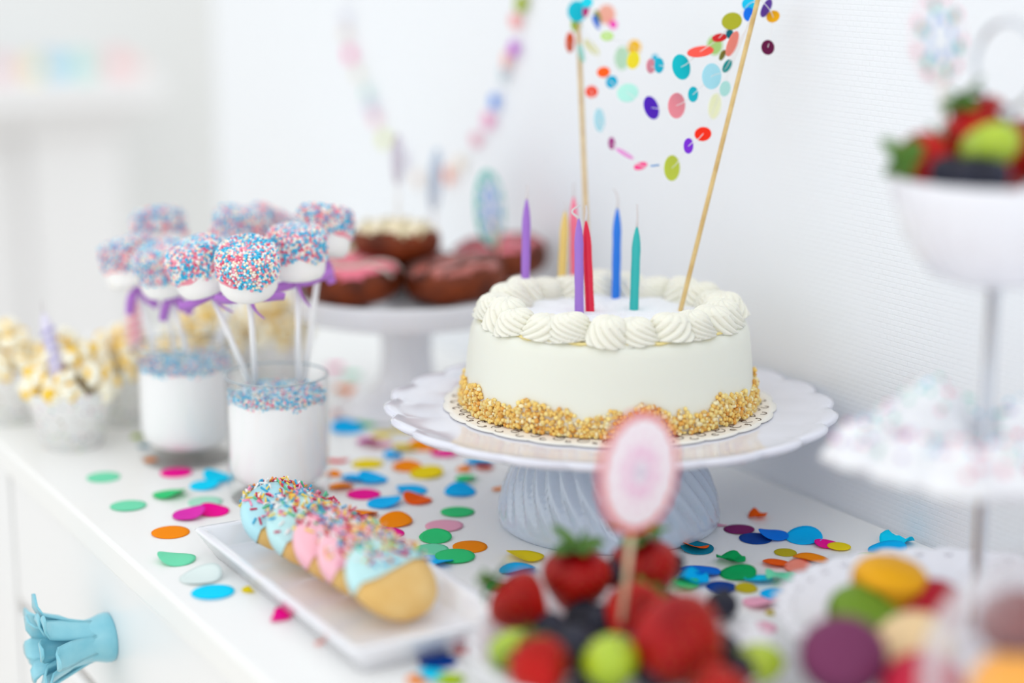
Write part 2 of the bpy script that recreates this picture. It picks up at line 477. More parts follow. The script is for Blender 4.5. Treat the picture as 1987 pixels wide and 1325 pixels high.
# garland on the wall behind the doughnuts
wg = thing('wall_garland', 'pale string of small paper dots hanging in a deep swag on the wall', 'garland', onx(850, 345, WALLX - 0.006))
org = wg.location.copy()
WG = [(672, -30, (225, 215, 230)), (668, 34, (222, 222, 238)), (669, 64, (226, 210, 200)), (677, 106, (255, 100, 170)), (692, 143, (236, 228, 190)), (709, 181, (130, 214, 196)), (716, 211, (205, 195, 228)), (726, 230, (248, 190, 200)),
      (744, 270, (225, 232, 130)), (775, 311, (190, 165, 200)), (808, 347, (244, 214, 190)), (839, 348, (205, 205, 235)), (867, 341, (255, 140, 90)), (890, 317, (240, 225, 205)), (923, 271, (235, 170, 190)),
      (946, 234, (240, 160, 200)), (957, 197, (0, 120, 235)), (973, 145, (190, 215, 225)), (980, 117, (250, 180, 170)), (995, 94, (190, 70, 210)), (999, 41, (250, 165, 165)), (1010, 7, (150, 170, 30)), (1018, -30, (240, 200, 90))]
pts = []
for i, (px, py, col) in enumerate(WG):
    p = onx(px, py, WALLX - 0.006) - org; pts.append(p)
    obj('paper_disc', disc_mesh(tuple(int(c * 0.85 + 34) for c in col), 0.0070 if i % 3 else 0.0080), wg, loc=p, rot=(0, PI / 2 - 0.12 * math.sin(i * 2.3), 0.25 * math.sin(i)))
part('string', tube(smooth_path([p + Vector((0.002, 0, 0)) for p in pts], 4), 0.0004, 5), STRING, wg)

# ================================================================== CAKE STAND, DOILY, CAKE
SC = Vector((0.6575, 1.0025, 0.0))                # centre of the stand
stand = thing('cake_stand', 'white scalloped cake stand on a pale blue fluted foot under the birthday cake', 'cake stand', SC)
def flute(th, i, r, z):
    f = max(0.0, min(1.0, (z - 0.006) / 0.012)) * max(0.0, min(1.0, (0.072 - z) / 0.02))
    ph = 34 * (th + 9.0 * (z - 0.03))
    return r * (1 - 0.050 * f * (1 - abs(math.sin(ph / 2)) ** 0.75)), z
foot = [(0.0, 0.004), (0.066, 0.004), (0.068, 0.0), (0.073, 0.0), (0.0757, 0.003), (0.0760, 0.007)]
foot += [(0.0757 - 0.031 * (u ** 1.9), 0.007 + 0.061 * u) for u in [k / 16 for k in range(1, 17)]] + [(0.042, 0.0715), (0.044, 0.0735), (0.0, 0.0735)]
part('foot', lathe(foot, 340, flute), BLUE_GLAZE, stand)
def scallop(th, i, r, z):
    if r < 0.118: return r, z
    k = (r - 0.118) / 0.034
    s = abs(math.sin(11 * th + 0.4))
    return r - 0.0060 * k * (1 - s ** 0.7), z + 0.0012 * k * s
pl = [(0.0, 0.0735), (0.05, 0.0735), (0.10, 0.0745), (0.135, 0.0755), (0.149, 0.0775), (0.1525, 0.0800), (0.1525, 0.0822), (0.149, 0.0832), (0.141, 0.0812), (0.130, 0.0800), (0.118, 0.0797), (0.06, 0.0797), (0.0, 0.0797)]
part('plate', lathe(pl, 336, scallop), PLATE_GLAZE, stand)

DC = SC + HEAD * 0.012 + Vector((0, 0, 0.0800))
dl = thing('cake_doily', 'round cream paper doily with brown printed scrolls under the birthday cake', 'doily', DC)
part('paper_sheet', lathe([(0, 0), (0.108, 0), (0.1135, 0.0005), (0.1135, 0.0011), (0.108, 0.0009), (0.0, 0.0009)], 288,
     lambda th, i, r, z: ((r - 0.0022 * (1 - abs(math.sin(12 * th)) ** 0.6) if r > 0.11 else r), z)), mat('doily paper', (243, 240, 232), 0.55), dl)
scr = []
for k in range(40):
    th = 2 * PI * k / 40
    for sgn, r0, sz in ((1, 0.1010, 0.0042), (-1, 0.1060, 0.0030), (1, 0.0970, 0.003)):
        pts = []
        for q in range(15):
            u = q / 14; aa = sgn * (u * 5.4) + k
            rr = sz * (1 - 0.75 * u)
            lx = rr * math.cos(aa) + sgn * 0.0025 * (1 - u); ly = rr * math.sin(aa) * 1.2
            R = r0 + ly * 0.9; T = th + (lx + 0.0025 * sgn) / r0
            pts.append((R * math.cos(T), R * math.sin(T), 0.00115))
        scr.append(ribbon(pts, [0.00065 - 0.0004 * abs(2 * q / 14 - 1) for q in range(15)], (math.cos(th), math.sin(th), 0), 0.0001))
part('scroll_print', join(*scr), mat('brown print', (96, 72, 52), 0.6), dl)

CC = SC + HEAD * 0.017 + Vector((0, 0, 0.0815))
cake = thing('birthday_cake', 'round white frosted birthday cake with piped cream swirls and a nut crumb base', 'cake', CC)
CH = 0.0575
cp = [(0.0, 0.0), (0.0985, 0.0), (0.0992, 0.003), (0.0985, 0.012), (0.0965, 0.035), (0.0945, 0.050), (0.0925, 0.0548), (0.0885, 0.0572), (0.080, 0.0575), (0.04, 0.0578), (0, 0.058)]
part('frosted_body', lathe(cp, 128, lambda th, i, r, z: (r * (1 + 0.0022 * math.sin(5 * th + 2 * z * 40) + 0.0012 * math.sin(11 * th)), z)), FROST, cake)
part('sugar_top', lathe([(0.0, CH + 0.0032), (0.03, CH + 0.003), (0.064, CH + 0.0022), (0.072, CH + 0.0002)][::-1], 72,
     lambda th, i, r, z: (r, z + 0.0009 * math.sin(9 * th + 60 * r) * (1 if r < 0.07 else 0) + 0.0006 * math.sin(17 * th + 200 * r))), SUGAR, cake)
SYRUP = mat('yellow custard seam', (240, 222, 150), 0.4)
part('custard_seam', lathe([(0.0850, CH - 0.0005), (0.0875, CH - 0.0008), (0.0888, CH + 0.0002), (0.0875, CH + 0.0012), (0.085, CH + 0.001)], 120,
     lambda th, i, r, z: (r + 0.0012 * math.sin(31 * th) + 0.001 * math.sin(13 * th), z)), SYRUP, cake)
def rosette(twist, n_r, hh):
    prof = [(0.0, 0.0), (0.0125, 0.0)]
    N = 26
    for k in range(N + 1):
        u = k / N
        r = 0.0168 * (math.cos(u * PI / 2) ** 0.58) * (1 - 0.12 * math.sin(u * PI)) + 0.0006
        prof.append((r if k < N else 0.0, hh * (0.04 + 0.96 * math.sin(u * PI / 2) ** 1.15)))
    def m(th, i, r, z):
        u = z / hh
        if r < 0.0008: return r, z
        ph = n_r * (th + twist * (u ** 0.7))
        g = abs(math.sin(ph / 2)) ** 0.7
        k = math.sin(min(1, u * 1.15 + 0.12) * PI) ** 0.35 if u < 0.78 else 0.4
        return r * (1 - 0.20 * (1 - g) * k), z + 0.0006 * (g - 0.5)
    return mesh('cream_swirl', lathe(prof, 132, m), CREAM)
RO = [rosette(t, n, h) for t, n, h in ((2.0, 12, 0.0170), (-1.7, 11, 0.0160), (2.6, 13, 0.0165), (1.6, 11, 0.0180))]
NSW = 23
for k in range(NSW):
    th = 2 * PI * (k + 0.12 * math.sin(k * 3.1)) / NSW
    R = 0.0765 + 0.0014 * math.sin(k * 2.2)
    o = obj('cream_swirl', RO[k % 4], cake, loc=(R * math.cos(th), R * math.sin(th), CH - 0.0010), rot=(0.10 * math.sin(k * 1.7), 0.12 * math.cos(k * 2.9), th + k * 1.3))
    o.scale = (1.0 + 0.06 * math.sin(k * 4.1), 1.0 + 0.06 * math.cos(k * 3.3), 1 + 0.10 * math.sin(k * 1.9))
    o.rotation_euler[2] = th + PI / 2 + 0.5 * math.sin(k * 5.0)
# toasted nut crumbs pressed round the base
NUT = [mat('nut gold', (248, 200, 104), 0.4, sss=0.3), mat('nut light', (252, 222, 140), 0.4, sss=0.3), mat('nut toasted', (232, 164, 70), 0.45, sss=0.3), mat('nut pale', (254, 238, 186), 0.4, sss=0.3)]
P, R, S, I = [], [], [], []
for k in range(3200):
    th = random.uniform(0, 2 * PI)
    top = 0.0165 + 0.0035 * math.sin(9 * th) + 0.0022 * math.sin(23 * th + 1) + 0.0015 * math.sin(41 * th)
    z = top * random.random() ** 1.15
    rr = 0.0990 - 0.02 * z + random.uniform(-0.0006, 0.0034) * (1 - 0.55 * z / top)
    P.append((rr * math.cos(th), rr * math.sin(th), max(0.0012, z))); R.append(random.uniform(0.0011, 0.0021))
    S.append([random.uniform(0.75, 1.25) for _ in range(3)]); I.append(random.choices((0, 1, 2, 3), (5, 4, 1.2, 2))[0])
obj('nut_crumbs', beads(P, R, NUT, I, ICO0, 0.16, S), cake, kind='stuff')

# ------------------------------------------------------------------ candles
ZT = CC.z + CH + 0.002
def candle(base, tip, wick, col, label, wickcurve, z=ZT, name='birthday_candle', r=0.0031, group='candles on the birthday cake', stripe=None, sink=0.006):
    p0 = onz(base[0], base[1], z) if not isinstance(base, Vector) else base; t = depth_of(p0)
    p1 = dep(tip[0], tip[1], t); p2 = dep(wick[0], wick[1], t)
    c = thing(name, label, 'candle', p0, group=group)
    ax = (p1 - p0); L = ax.length; d = ax.normalized()
    m = mat('wax %d %d %d' % col, col, 0.35, 0.4, sss=0.12, bump=(220, 0.3, 0.001))
    prof = [(0.0, -sink), (r, -sink)] + [(r * (1 + 0.03 * math.sin(k * 1.7)), L * 0.72 * k / 8) for k in range(0, 9)]
    prof += [(r * 0.93, L * 0.80), (r * 0.72, L * 0.88), (r * 0.42, L * 0.95), (r * 0.2, L * 0.99), (0, L)]
    q = zrot_to(d)
    part('wax', move(lathe(prof, 16), M=q.to_matrix()), m, c)
    if stripe:
        pts = []
        for k in range(70):
            u = k / 69; a = u * 5 * 2 * PI
            pts.append(q @ Vector((r * math.cos(a), r * math.sin(a), u * L * 0.74)))
        part('spiral_stripe', tube(pts, r * 0.32, 6), mat('stripe %d %d %d' % stripe, stripe, 0.4), c)
    wl = (p2 - p1)
    pts = [p1 - p0 - d * 0.001]
    for k in range(1, 9):
        u = k / 8
        pts.append(p1 - p0 + wl * u + RIGHT * (wickcurve * math.sin(PI * u)))
    part('wick', tube(pts, [0.0009 - 0.0004 * k / 8 for k in range(9)], 6), mat('wick thread', (214, 208, 208), 0.7), c)
    return c
candle((1019, 584), (1022, 384), (1023, 360), (158, 108, 200), 'tall lilac candle standing alone at the left side of the cake', 0.0004)
candle((1089, 570), (1097, 408), (1096, 393), (228, 196, 112), 'butter yellow candle at the back of the cake', 0.0015)
candle((1115, 566), (1113, 380), (1114, 354), (244, 118, 150), 'soft pink candle at the back of the cake behind the lilac and red ones', 0.0)
candle((1124, 612), (1123, 422), (1126, 398), (156, 112, 202), 'lilac candle standing right beside the red candle', -0.005)
candle((1145, 607), (1137, 426), (1137, 398), (224, 18, 62), 'bright red candle leaning slightly left near the cake centre', 0.0003)
candle((1195, 578), (1198, 402), (1191, 366), (20, 118, 222), 'bright blue candle with a long bent wick', 0.0016)
candle((1230, 604), (1236, 438), (1236, 396), (40, 178, 176), 'teal candle at the right of the row with a twisted white wick', 0.0004)

# ------------------------------------------------------------------ skewers and the disc garland above the cake
sr0 = onz(1320, 604, ZT); tr = depth_of(sr0)
sr1 = dep(1478, -30, tr - 0.02)
sl0 = onz(1143, 560, ZT); tl = depth_of(sl0)
sl1 = dep(1121, 20, tl + 0.02)
def skewer(p0, p1, label):
    d = (p1 - p0).normalized()
    o = part('bamboo_skewer', tube([-d * 0.008, Vector((0, 0, 0)), p1 - p0, p1 - p0 + d * 0.004], [0.0006, 0.00165, 0.00165, 0.0003], 10), BAMBOO, None, loc=p0)
    tag(o, label, 'skewer', 'skewers holding the cake garland')
skewer(sr0, sr1, 'bamboo skewer slanting up from the right side of the cake')
skewer(sl0, sl1, 'pale upright bamboo skewer at the back of the cake')
GD = [  # px, py, width, height, tilt, colour, string
    (1120, 22, 38, 42, 0, (20, 205, 225), ''), (1137, 20, 12, 26, 10, (200, 20, 120), ''), (1139, 5, 24, 20, 20, (20, 205, 225), ''), (1118, 48, 20, 28, 0, (170, 200, 60), ''),
    (1106, 82, 16, 40, 0, (235, 80, 10), 'L'), (1128, 103, 10, 36, -14, (160, 222, 210), 'L'), (1148, 92, 14, 40, -42, (232, 228, 165), ''),
    (1157, 43, 10, 30, -25, (30, 110, 220), 'A'), (1160, 33, 10, 28, -18, (130, 140, 30), ''), (1177, 28, 34, 38, 0, (250, 180, 160), ''), (1190, 48, 15, 16, 0, (255, 20, 190), ''),
    (1178, 70, 26, 18, 0, (190, 222, 140), 'A'), (1207, 113, 28, 46, 0, (195, 232, 200), ''), (1231, 92, 26, 30, 0, (255, 196, 10), 'A'), (1229, 117, 24, 34, 12, (255, 240, 50), ''),
    (1263, 128, 17, 29, 0, (245, 150, 165), 'A'), (1279, 127, 18, 30, 0, (10, 196, 225), 'A'), (1271, 112, 12, 14, 0, (20, 190, 225), ''), (1322, 130, 34, 50, -14, (0, 196, 208), 'A'),
    (1359, 100, 52, 20, 8, (246, 78, 62), 'A'), (1387, 88, 30, 38, 0, (180, 220, 130), ''), (1396, 73, 29, 15, 10, (205, 12, 22), 'A'), (1416, 66, 14, 18, 0, (0, 140, 170), ''),
    (1421, 85, 18, 52, 20, (250, 138, 122), ''), (1402, 107, 9, 22, 25, (140, 140, 40), ''), (1420, 41, 40, 33, 12, (168, 168, 36), ''), (1453, 8, 27, 26, 0, (10, 196, 235), 'A'),
    (1453, 28, 21, 27, 0, (10, 120, 245), ''), (1487, 16, 16, 38, 25, (90, 50, 160), ''), (1500, 32, 27, 22, 25, (238, 172, 10), 'R'), (1490, 92, 25, 29, -10, (98, 6, 62), 'R'),
    (1411, 128, 14, 28, 28, (0, 150, 150), 'B'), (1381, 148, 37, 50, 0, (168, 226, 242), 'B'), (1407, 172, 20, 30, 10, (180, 232, 226), ''), (1387, 206, 23, 50, 8, (248, 250, 205), 'C'),
    (1345, 183, 19, 30, 0, (10, 190, 208), 'B'), (1313, 205, 33, 50, 0, (248, 146, 158), 'B'), (1264, 209, 27, 47, -20, (82, 22, 200), 'B'), (1218, 180, 42, 35, 14, (178, 236, 222), 'B'),
    (1171, 140, 26, 20, 10, (248, 92, 10), 'D'), (1187, 159, 22, 25, 20, (0, 184, 228), 'B'), (1148, 178, 24, 23, 0, (244, 62, 6), 'C'), (1163, 233, 20, 46, -4, (188, 236, 248), 'C'),
    (1187, 278, 12, 24, -4, (176, 40, 140), 'C'), (1212, 298, 40, 8, -30, (240, 150, 220), 'C'), (1243, 322, 27, 13, 18, (244, 70, 140), 'C'), (1271, 321, 18, 2, 8, (60, 140, 210), 'C'),
    (1304, 326, 30, 50, 0, (196, 210, 70), 'C'), (1336, 283, 18, 30, 0, (132, 44, 225), 'C'), (1364, 260, 33, 27, 8, (240, 40, 8), 'C')]
gar = thing('cake_garland', 'strings of colourful paper discs strung between two skewers above the cake', 'garland', sl1)
DEEP = {10: 0.06, 9: 0.06, 13: 0.07, 12: 0.05, 6: 0.03, 20: 0.05, 17: 0.05, 34: 0.03, 7: 0.02, 8: 0.03}
def gdepth(px): return tl + 0.015 + (tr - 0.015 - tl) * max(0.0, min(1.0, (px - 1121) / (1330 - 1121))) ** 0.8
strs = {}
for i, (px, py, ww, hh, tilt, col, st) in enumerate(GD):
    t = gdepth(px) + DEEP.get(i, 0.0) + (0.003 * math.sin(i * 2.7)); p = dep(px, py, t)
    r = max(ww, hh) * 0.5 * t / FPX
    obj('paper_disc', disc_mesh(col, round(r, 4)), gar, loc=p - sl1, rot=facing(p, ww, hh, tilt))
    strs.setdefault(st, []).append((px, p))
for st, lst in strs.items():
    if not st or len(lst) < 2: continue
    lst.sort(key=lambda q: q[0])
    ps = [q[1] - (q[1] - CAM).normalized() * 0.0006 - sl1 for q in lst]
    if st in 'ABCD': ps = [sl1 - sl1 - Vector((0, 0, 0.004))] + ps + [sr0.lerp(sr1, 0.94) - sl1]
    if st == 'L': ps = [Vector((0, 0, -0.004))] + ps
    if st == 'R': ps = [sr0.lerp(sr1, 0.96) - sl1] + ps[::-1]
    part('string', tube(smooth_path(ps, 4), 0.00028, 5), STRING, gar)
ps = [Vector((0, 0, -0.004)), dep(1171, 140, gdepth(1171)) - sl1, dep(1187, 160, gdepth(1187)) - sl1]
part('string', tube(smooth_path(ps, 4), 0.00028, 5), STRING, gar)

# ================================================================== GLASSES WITH MARSHMALLOW POPS
def bead_points_disc(n, r, z, dome):
    P = []
    for k in range(n):
        rr = r * math.sqrt(random.random()); th = random.uniform(0, 2 * PI)
        P.append((rr * math.cos(th), rr * math.sin(th), z + dome * (1 - (rr / r) ** 2) + random.uniform(-0.0008, 0.0016)))
    return P
def bead_cols(n, wts=(4, 3, 2.5, 2.5, 1.2, 2)): return random.choices(range(6), wts, k=n)
GR, GH = 0.0368, 0.0895
def tumbler(loc, label, fill_label, spr_label):
    g = thing('glass_tumbler', label, 'glass', loc, group='glass tumblers holding marshmallow pops')
    wallp = [(0.0, 0.0), (GR * 0.93, 0.0), (GR * 0.965, 0.002), (GR, 0.012), (GR, GH - 0.001), (GR - 0.0008, GH), (GR - 0.0016, GH - 0.001),
             (GR - 0.0018, 0.022), (GR - 0.004, 0.016), (GR - 0.010, 0.0115), (GR - 0.02, 0.0095), (0.0, 0.009)]
    part('tumbler_wall', lathe(wallp, 64), GLASS, g)
    rim = [((GR - 0.0008) * math.cos(2 * PI * k / 64), (GR - 0.0008) * math.sin(2 * PI * k / 64), GH) for k in range(65)]
    part('rim', tube(rim, 0.0007, 6, False), mat('glass rim', (168, 182, 188), 0.1, 0.6), g)
    rb = GR - 0.0024
    fp = [(0.0, 0.0098), (rb - 0.018, 0.0102), (rb - 0.0085, 0.0125), (rb - 0.003, 0.0170), (rb - 0.0004, 0.0230), (rb, 0.03), (rb, 0.0715), (rb - 0.001, 0.0725), (0, 0.0735)]
    f = thing('sugar_filling', fill_label, 'sugar', loc, group='white fillings of the tumblers')
    part('white_sugar', lathe(fp, 56), mat('white sugar', (246, 246, 246), 0.75, 0.2, bump=(900, 0.3, 0.0006)), f)
    n = 1500
    P = bead_points_disc(1000, rb - 0.0014, 0.0742, 0.004)
    for k in range(650):
        th = random.uniform(0, 2 * PI); z = 0.0775 - 0.0085 * random.random() * (0.75 + 0.25 * math.sin(7 * th))
        P.append(((rb - 0.0006) * math.cos(th), (rb - 0.0006) * math.sin(th), z))
    obj('sugar_beads', beads(P, [0.00105 * random.uniform(0.9, 1.1) for _ in P], BEAD, bead_cols(len(P), (4.5, 2, 2.4, 3, 0.7, 2.6))), f, kind='stuff', label=spr_label)
G1 = onz(543, 962); G2 = onz(365, 888)
tumbler(G1, 'front glass tumbler of white sugar, standing behind the iced cookies', 'white sugar under pastel beads in the front glass tumbler', 'pastel blue and pink sugar beads')
tumbler(G2, 'rear glass tumbler of white sugar, left of and behind the other', 'white sugar under bluish beads in the rear glass tumbler', 'pastel blue and pink sugar beads')

# one marshmallow head, its coat of beads and the bow; shared by all pops
MR, MH = 0.0205, 0.0345
mprof = [(0, 0), (MR * 0.70, 0.0), (MR * 0.88, 0.0015), (MR * 0.96, 0.0045), (MR * 0.985, 0.009), (MR, 0.017), (MR, 0.026), (MR * 0.96, 0.031), (MR * 0.86, 0.0338), (MR * 0.6, 0.0348), (0, 0.035)]
M_MALLOW = mesh('marshmallow', lathe(mprof, 40), mat('marshmallow white', (248, 247, 245), 0.6, 0.25, sss=0.15))
M_DIP = mesh('pink_dip', lathe([(MR * 1.0, 0.0155), (MR * 1.012, 0.017), (MR * 1.012, 0.026), (MR * 0.98, 0.0315), (MR * 0.87, 0.0345), (MR * 0.6, 0.0356), (0, 0.0358)], 40,
             lambda th, i, r, z: (r, z + (0.002 * math.sin(3 * th) + 0.001 * math.sin(7 * th) if i < 2 else 0))), mat('pink candy melt', (243, 150, 168), 0.4))
def coat(seed, dens=1.0):
    random.seed(seed)
    P = []
    n = int(430 * dens)
    for k in range(n):
        rr = MR * 0.98 * math.sqrt((k + 0.5) / n); th = k * 2.39996 + random.uniform(-0.08, 0.08)
        edge = max(0.0, rr / MR - 0.72)
        P.append((rr * math.cos(th), rr * math.sin(th), 0.0358 - 0.055 * edge * edge))
    rows = int(11 * math.sqrt(dens)) + 1
    for j in range(rows):
        z = 0.0325 - j * 0.00178 / math.sqrt(dens)
        rad = MR * (1.0 if z < 0.028 else 1.0 - 0.6 * ((z - 0.028) / 0.007) ** 2 * 0.3) + 0.0006
        m = int(2 * PI * rad / (0.0020 / math.sqrt(dens)))
        for k in range(m):
            th = 2 * PI * (k + 0.5 * (j % 2)) / m + random.uniform(-0.03, 0.03)
            lim = 0.0155 + 0.002 * math.sin(3 * th) + 0.001 * math.sin(7 * th)
            if z < lim or random.random() < 0.04: continue
            P.append((rad * math.cos(th), rad * math.sin(th), z + random.uniform(-0.0004, 0.0004)))
    return beads(P, [0.00108 * random.uniform(0.88, 1.12) for _ in P], BEAD, bead_cols(len(P), (3.8, 2.4, 2.6, 2.6, 1.2, 1.8)), ICO1)
COATS = [coat(11), coat(12), coat(13)]
random.seed(21)
VIOLET = mat('violet satin ribbon', (184, 116, 212), 0.32, 0.5, sheen=0.3)
def bow(kind):
    S = []
    z = -0.0025
    S.append(lathe([(0.0026, -0.004), (0.0034, -0.0035), (0.0034, -0.0005), (0.0026, 0.0)], 16))
    S.append(move(lathe([(0, -0.0028), (0.0022, -0.0024), (0.003, 0), (0.0022, 0.0024), (0, 0.0028)], 10), (0, -0.0042, z)))
    for s in (-1, 1):
        if kind == 0: c = [(0, -0.0045, z), (0.006 * s, -0.0062, z + 0.0006), (0.012 * s, -0.0058, z + 0.0004), (0.018 * s, -0.004, z - 0.0008), (0.024 * s, -0.003, z + 0.001 - 0.003 * (s > 0))]
        elif kind == 1: c = [(0, -0.0045, z), (0.006 * s, -0.007, z + 0.001 * s), (0.0125 * s, -0.006, z + 0.003 * s), (0.019 * s, -0.003, z + 0.0045 * s), (0.025 * s, 0.0, z + 0.006 * s)]
        else: c = [(0, -0.0045, z), (0.004 * s, -0.007, z - 0.003), (0.007 * s, -0.007, z - 0.008), (0.009 * s, -0.006, z - 0.013), (0.011 * s, -0.006, z - 0.017)]
        S.append(ribbon(smooth_path(c, 3), [0.0056 + 0.0016 * math.sin(PI * q / 12) for q in range(13)], (0, 0, 1) if kind < 2 else (1, 0, 0.2)))
    c = [(0.0005, -0.005, z), (0.002, -0.007, z - 0.006), (0.0045, -0.006, z - 0.012), (0.009, -0.0055, z - 0.018)]
    S.append(ribbon(smooth_path(c, 4), [0.0032 - 0.0002 * q for q in range(13)], (1, 0, 0.3)))
    return mesh('ribbon_bow', join(*S), VIOLET)
BOWS = [bow(0), bow(1), bow(2)]
STICKS = {}
def pop(head, t, bottom, label, coat_i, bow_i, z_in=0.0735):
    """head: pixel of the middle of the marshmallow; bottom: where the stick enters the sugar"""
    p1 = dep(head[0], head[1], t); p0 = bottom
    d = (p1 - p0).normalized(); L = (p1 - p0).length - MH / 2
    q = zrot_to(d)
    # turn about the stick so that local -y looks towards the room's front
    loc_cam = q.inverted() @ (CAM - p1); ang = math.atan2(loc_cam.x, -loc_cam.y)
    q = q @ Quaternion((0, 0, 1), ang)
    o = thing('marshmallow_pop', label, 'marshmallow pop', p0, q, 'marshmallow pops in the tumblers')
    part('stick', lathe([(0, -0.012), (0.0021, -0.012), (0.0021, L + 0.006), (0, L + 0.006)], 14), STICK, o)
    m = obj('marshmallow', M_MALLOW, o, loc=(0, 0, L))
    obj('candy_dip', M_DIP, m)
    obj('sugar_beads', COATS[coat_i], m, kind='stuff', label='coat of blue, pink and cream sugar beads').rotation_euler = (0, 0, coat_i * 1.1 + head[0])
    obj('ribbon_bow', BOWS[bow_i], o, loc=(0, 0, L))
    return o
zf = 0.0745
pop((481, 524), 1.247, onz(497, 755, zf), 'front marshmallow pop with its stick upright in the front tumbler', 0, 0)
pop((388, 520), 1.276, onz(488, 750, zf), 'marshmallow pop leaning left out of the front tumbler over its rim', 1, 0)
pop((576, 492), 1.285, onz(580, 750, zf), 'marshmallow pop at the right of the front tumbler with a slanting ribbon', 2, 1)
pop((628, 450), 1.330, onz(590, 742, zf), 'rear marshmallow pop at the far right, before the doughnuts', 1, 2)
pop((252, 510), 1.380, onz(305, 700, zf), 'leftmost marshmallow pop, leaning out of the rear tumbler', 2, 2)
pop((319, 524), 1.350, onz(368, 705, zf), 'second marshmallow pop from the left, pink speckled, in the rear tumbler', 0, 2)
pop((310, 455), 1.42, onz(338, 692, zf), 'blurred marshmallow pop high at the back left of the rear tumbler', 1, 2)
pop((464, 452), 1.38, onz(424, 698, zf), 'marshmallow pop rising behind the two front ones from the rear tumbler', 0, 2)
pop((520, 452), 1.43, onz(405, 684, zf), 'faint marshmallow pop at the very back between the front heads', 2, 2)

# ================================================================== POPCORN CUPS
def cup_material():
    m = mat('dotted cup paper', (240, 240, 240), 0.6)
    nt = m.node_tree; b = nt.nodes['Principled BSDF']; tc = nt.nodes.new('ShaderNodeTexCoord')
    vo = nt.nodes.new('ShaderNodeTexVoronoi'); vo.inputs['Scale'].default_value = 230
    st = nt.nodes.new('ShaderNodeMath'); st.operation = 'LESS_THAN'; st.inputs[1].default_value = 0.28
    mx = nt.nodes.new('ShaderNodeMix'); mx.data_type = 'RGBA'
    hs = nt.nodes.new('ShaderNodeHueSaturation'); hs.inputs['Saturation'].default_value = 0.5; hs.inputs['Value'].default_value = 0.95
    nt.links.new(tc.outputs['Object'], vo.inputs['Vector']); nt.links.new(vo.outputs['Distance'], st.inputs[0])
    nt.links.new(vo.outputs['Color'], hs.inputs['Color'])
    nt.links.new(st.outputs[0], mx.inputs[0]); mx.inputs[6].default_value = rgb(241, 241, 240)
    nt.links.new(hs.outputs[0], mx.inputs[7]); nt.links.new(mx.outputs[2], b.inputs['Base Color'])
    return m
CUPM = cup_material()
def corn_mesh(seed):
    random.seed(seed)
    P = [(0, 0, 0)]; R = [0.0062]; I = [1]
    for k in range(7):
        v = Vector((random.gauss(0, 1), random.gauss(0, 1), random.gauss(0, 1))).normalized() * random.uniform(0.0045, 0.0062)
        P.append(tuple(v)); R.append(random.uniform(0.0036, 0.0056)); I.append(1 if k == 0 else 0)
    return beads(P, R, [mat('popcorn white', (252, 247, 226), 0.6, sss=0.1), mat('popcorn butter', (250, 206, 60), 0.5)], I, ICO1, 0.06)
CORN = [corn_mesh(31 + k) for k in range(4)]
random.seed(5)
CT, CB, CHT = 0.0345, 0.0225, 0.046
def popcorn_cup(loc, label, corn_label, grp, npop, heap=0.024):
    c = thing('popcorn_cup', label, 'paper cup', loc, group='paper cups of popcorn')
    pf = [(0, 0.0), (CB, 0.0), (CT, CHT), (CT + 0.0006, CHT + 0.0008), (CT - 0.0006, CHT + 0.0008), (CT - 0.0012, CHT), (CB - 0.001, 0.002), (0, 0.002)]
    part('pleated_cup', lathe(pf, 96, lambda th, i, r, z: (r * (1 + (0.012 * math.sin(32 * th) if 0 < i < 6 else 0)), z)), CUPM, c)
    lay = [(0, 1, heap + 0.012), (0.015, 6, heap + 0.002), (0.026, 9, heap * 0.35), (0.030, 10, -0.004), (0.011, 4, heap - 0.012)]
    k = 0
    for R, n, dz in lay:
        for j in range(n):
            if k >= npop: return c
            th = 2 * PI * j / n + R * 300 + random.uniform(-0.2, 0.2)
            o = obj('popcorn', CORN[k % 4], None, loc=Vector(loc) + Vector((R * math.cos(th), R * math.sin(th), CHT + 0.004 + dz + random.uniform(-0.002, 0.003))), rot=(random.uniform(0, 6), random.uniform(0, 6), random.uniform(0, 6)))
            tag(o, corn_label, 'popcorn', grp); k += 1
    return c
CU = [onz(142, 862), onz(22, 812), onz(243, 815), onz(400, 765), onz(530, 750)]
popcorn_cup(CU[0], 'dotted paper popcorn cup with a lilac candle, nearest the front edge', 'popped corn in the front cup with the lilac candle', 'popcorn in the front cup', 30, 0.022)
popcorn_cup(CU[1], 'white paper popcorn cup cut off by the left edge of the picture', 'popped corn in the cup cut off at the left', 'popcorn in the leftmost cup', 28, 0.014)
popcorn_cup(CU[2], 'paper popcorn cup with a pink candle, left of the rear tumbler', 'popped corn in the cup with the pink candle', 'popcorn in the cup left of the tumbler', 28, 0.014)
popcorn_cup(CU[3], 'paper popcorn cup hidden behind the rear tumbler', 'popped corn seen behind the rear tumbler', 'popcorn behind the rear tumbler', 28, 0.022)
popcorn_cup(CU[4], 'paper popcorn cup between the front tumbler and the doughnut stand', 'popped corn seen behind the front tumbler', 'popcorn behind the front tumbler', 28, 0.022)
def cup_candle(i, tip, wick, col, stripe, label):
    b = dep(112, 726, depth_of(CU[0]) - 0.034) if i == 0 else dep(264, 664, depth_of(CU[2]) - 0.030)
    candle(b, tip, wick, col, label, 0.0, name='striped_candle', r=0.0048, group='candles in the popcorn', stripe=stripe)
cup_candle(0, (84, 606), (82, 584), (226, 222, 240), (186, 178, 220), 'pale lilac spiral candle stuck in the front popcorn cup')
cup_candle(2, (256, 560), (255, 545), (246, 205, 212), (240, 160, 180), 'pale pink spiral candle stuck in the popcorn beside the rear tumbler')

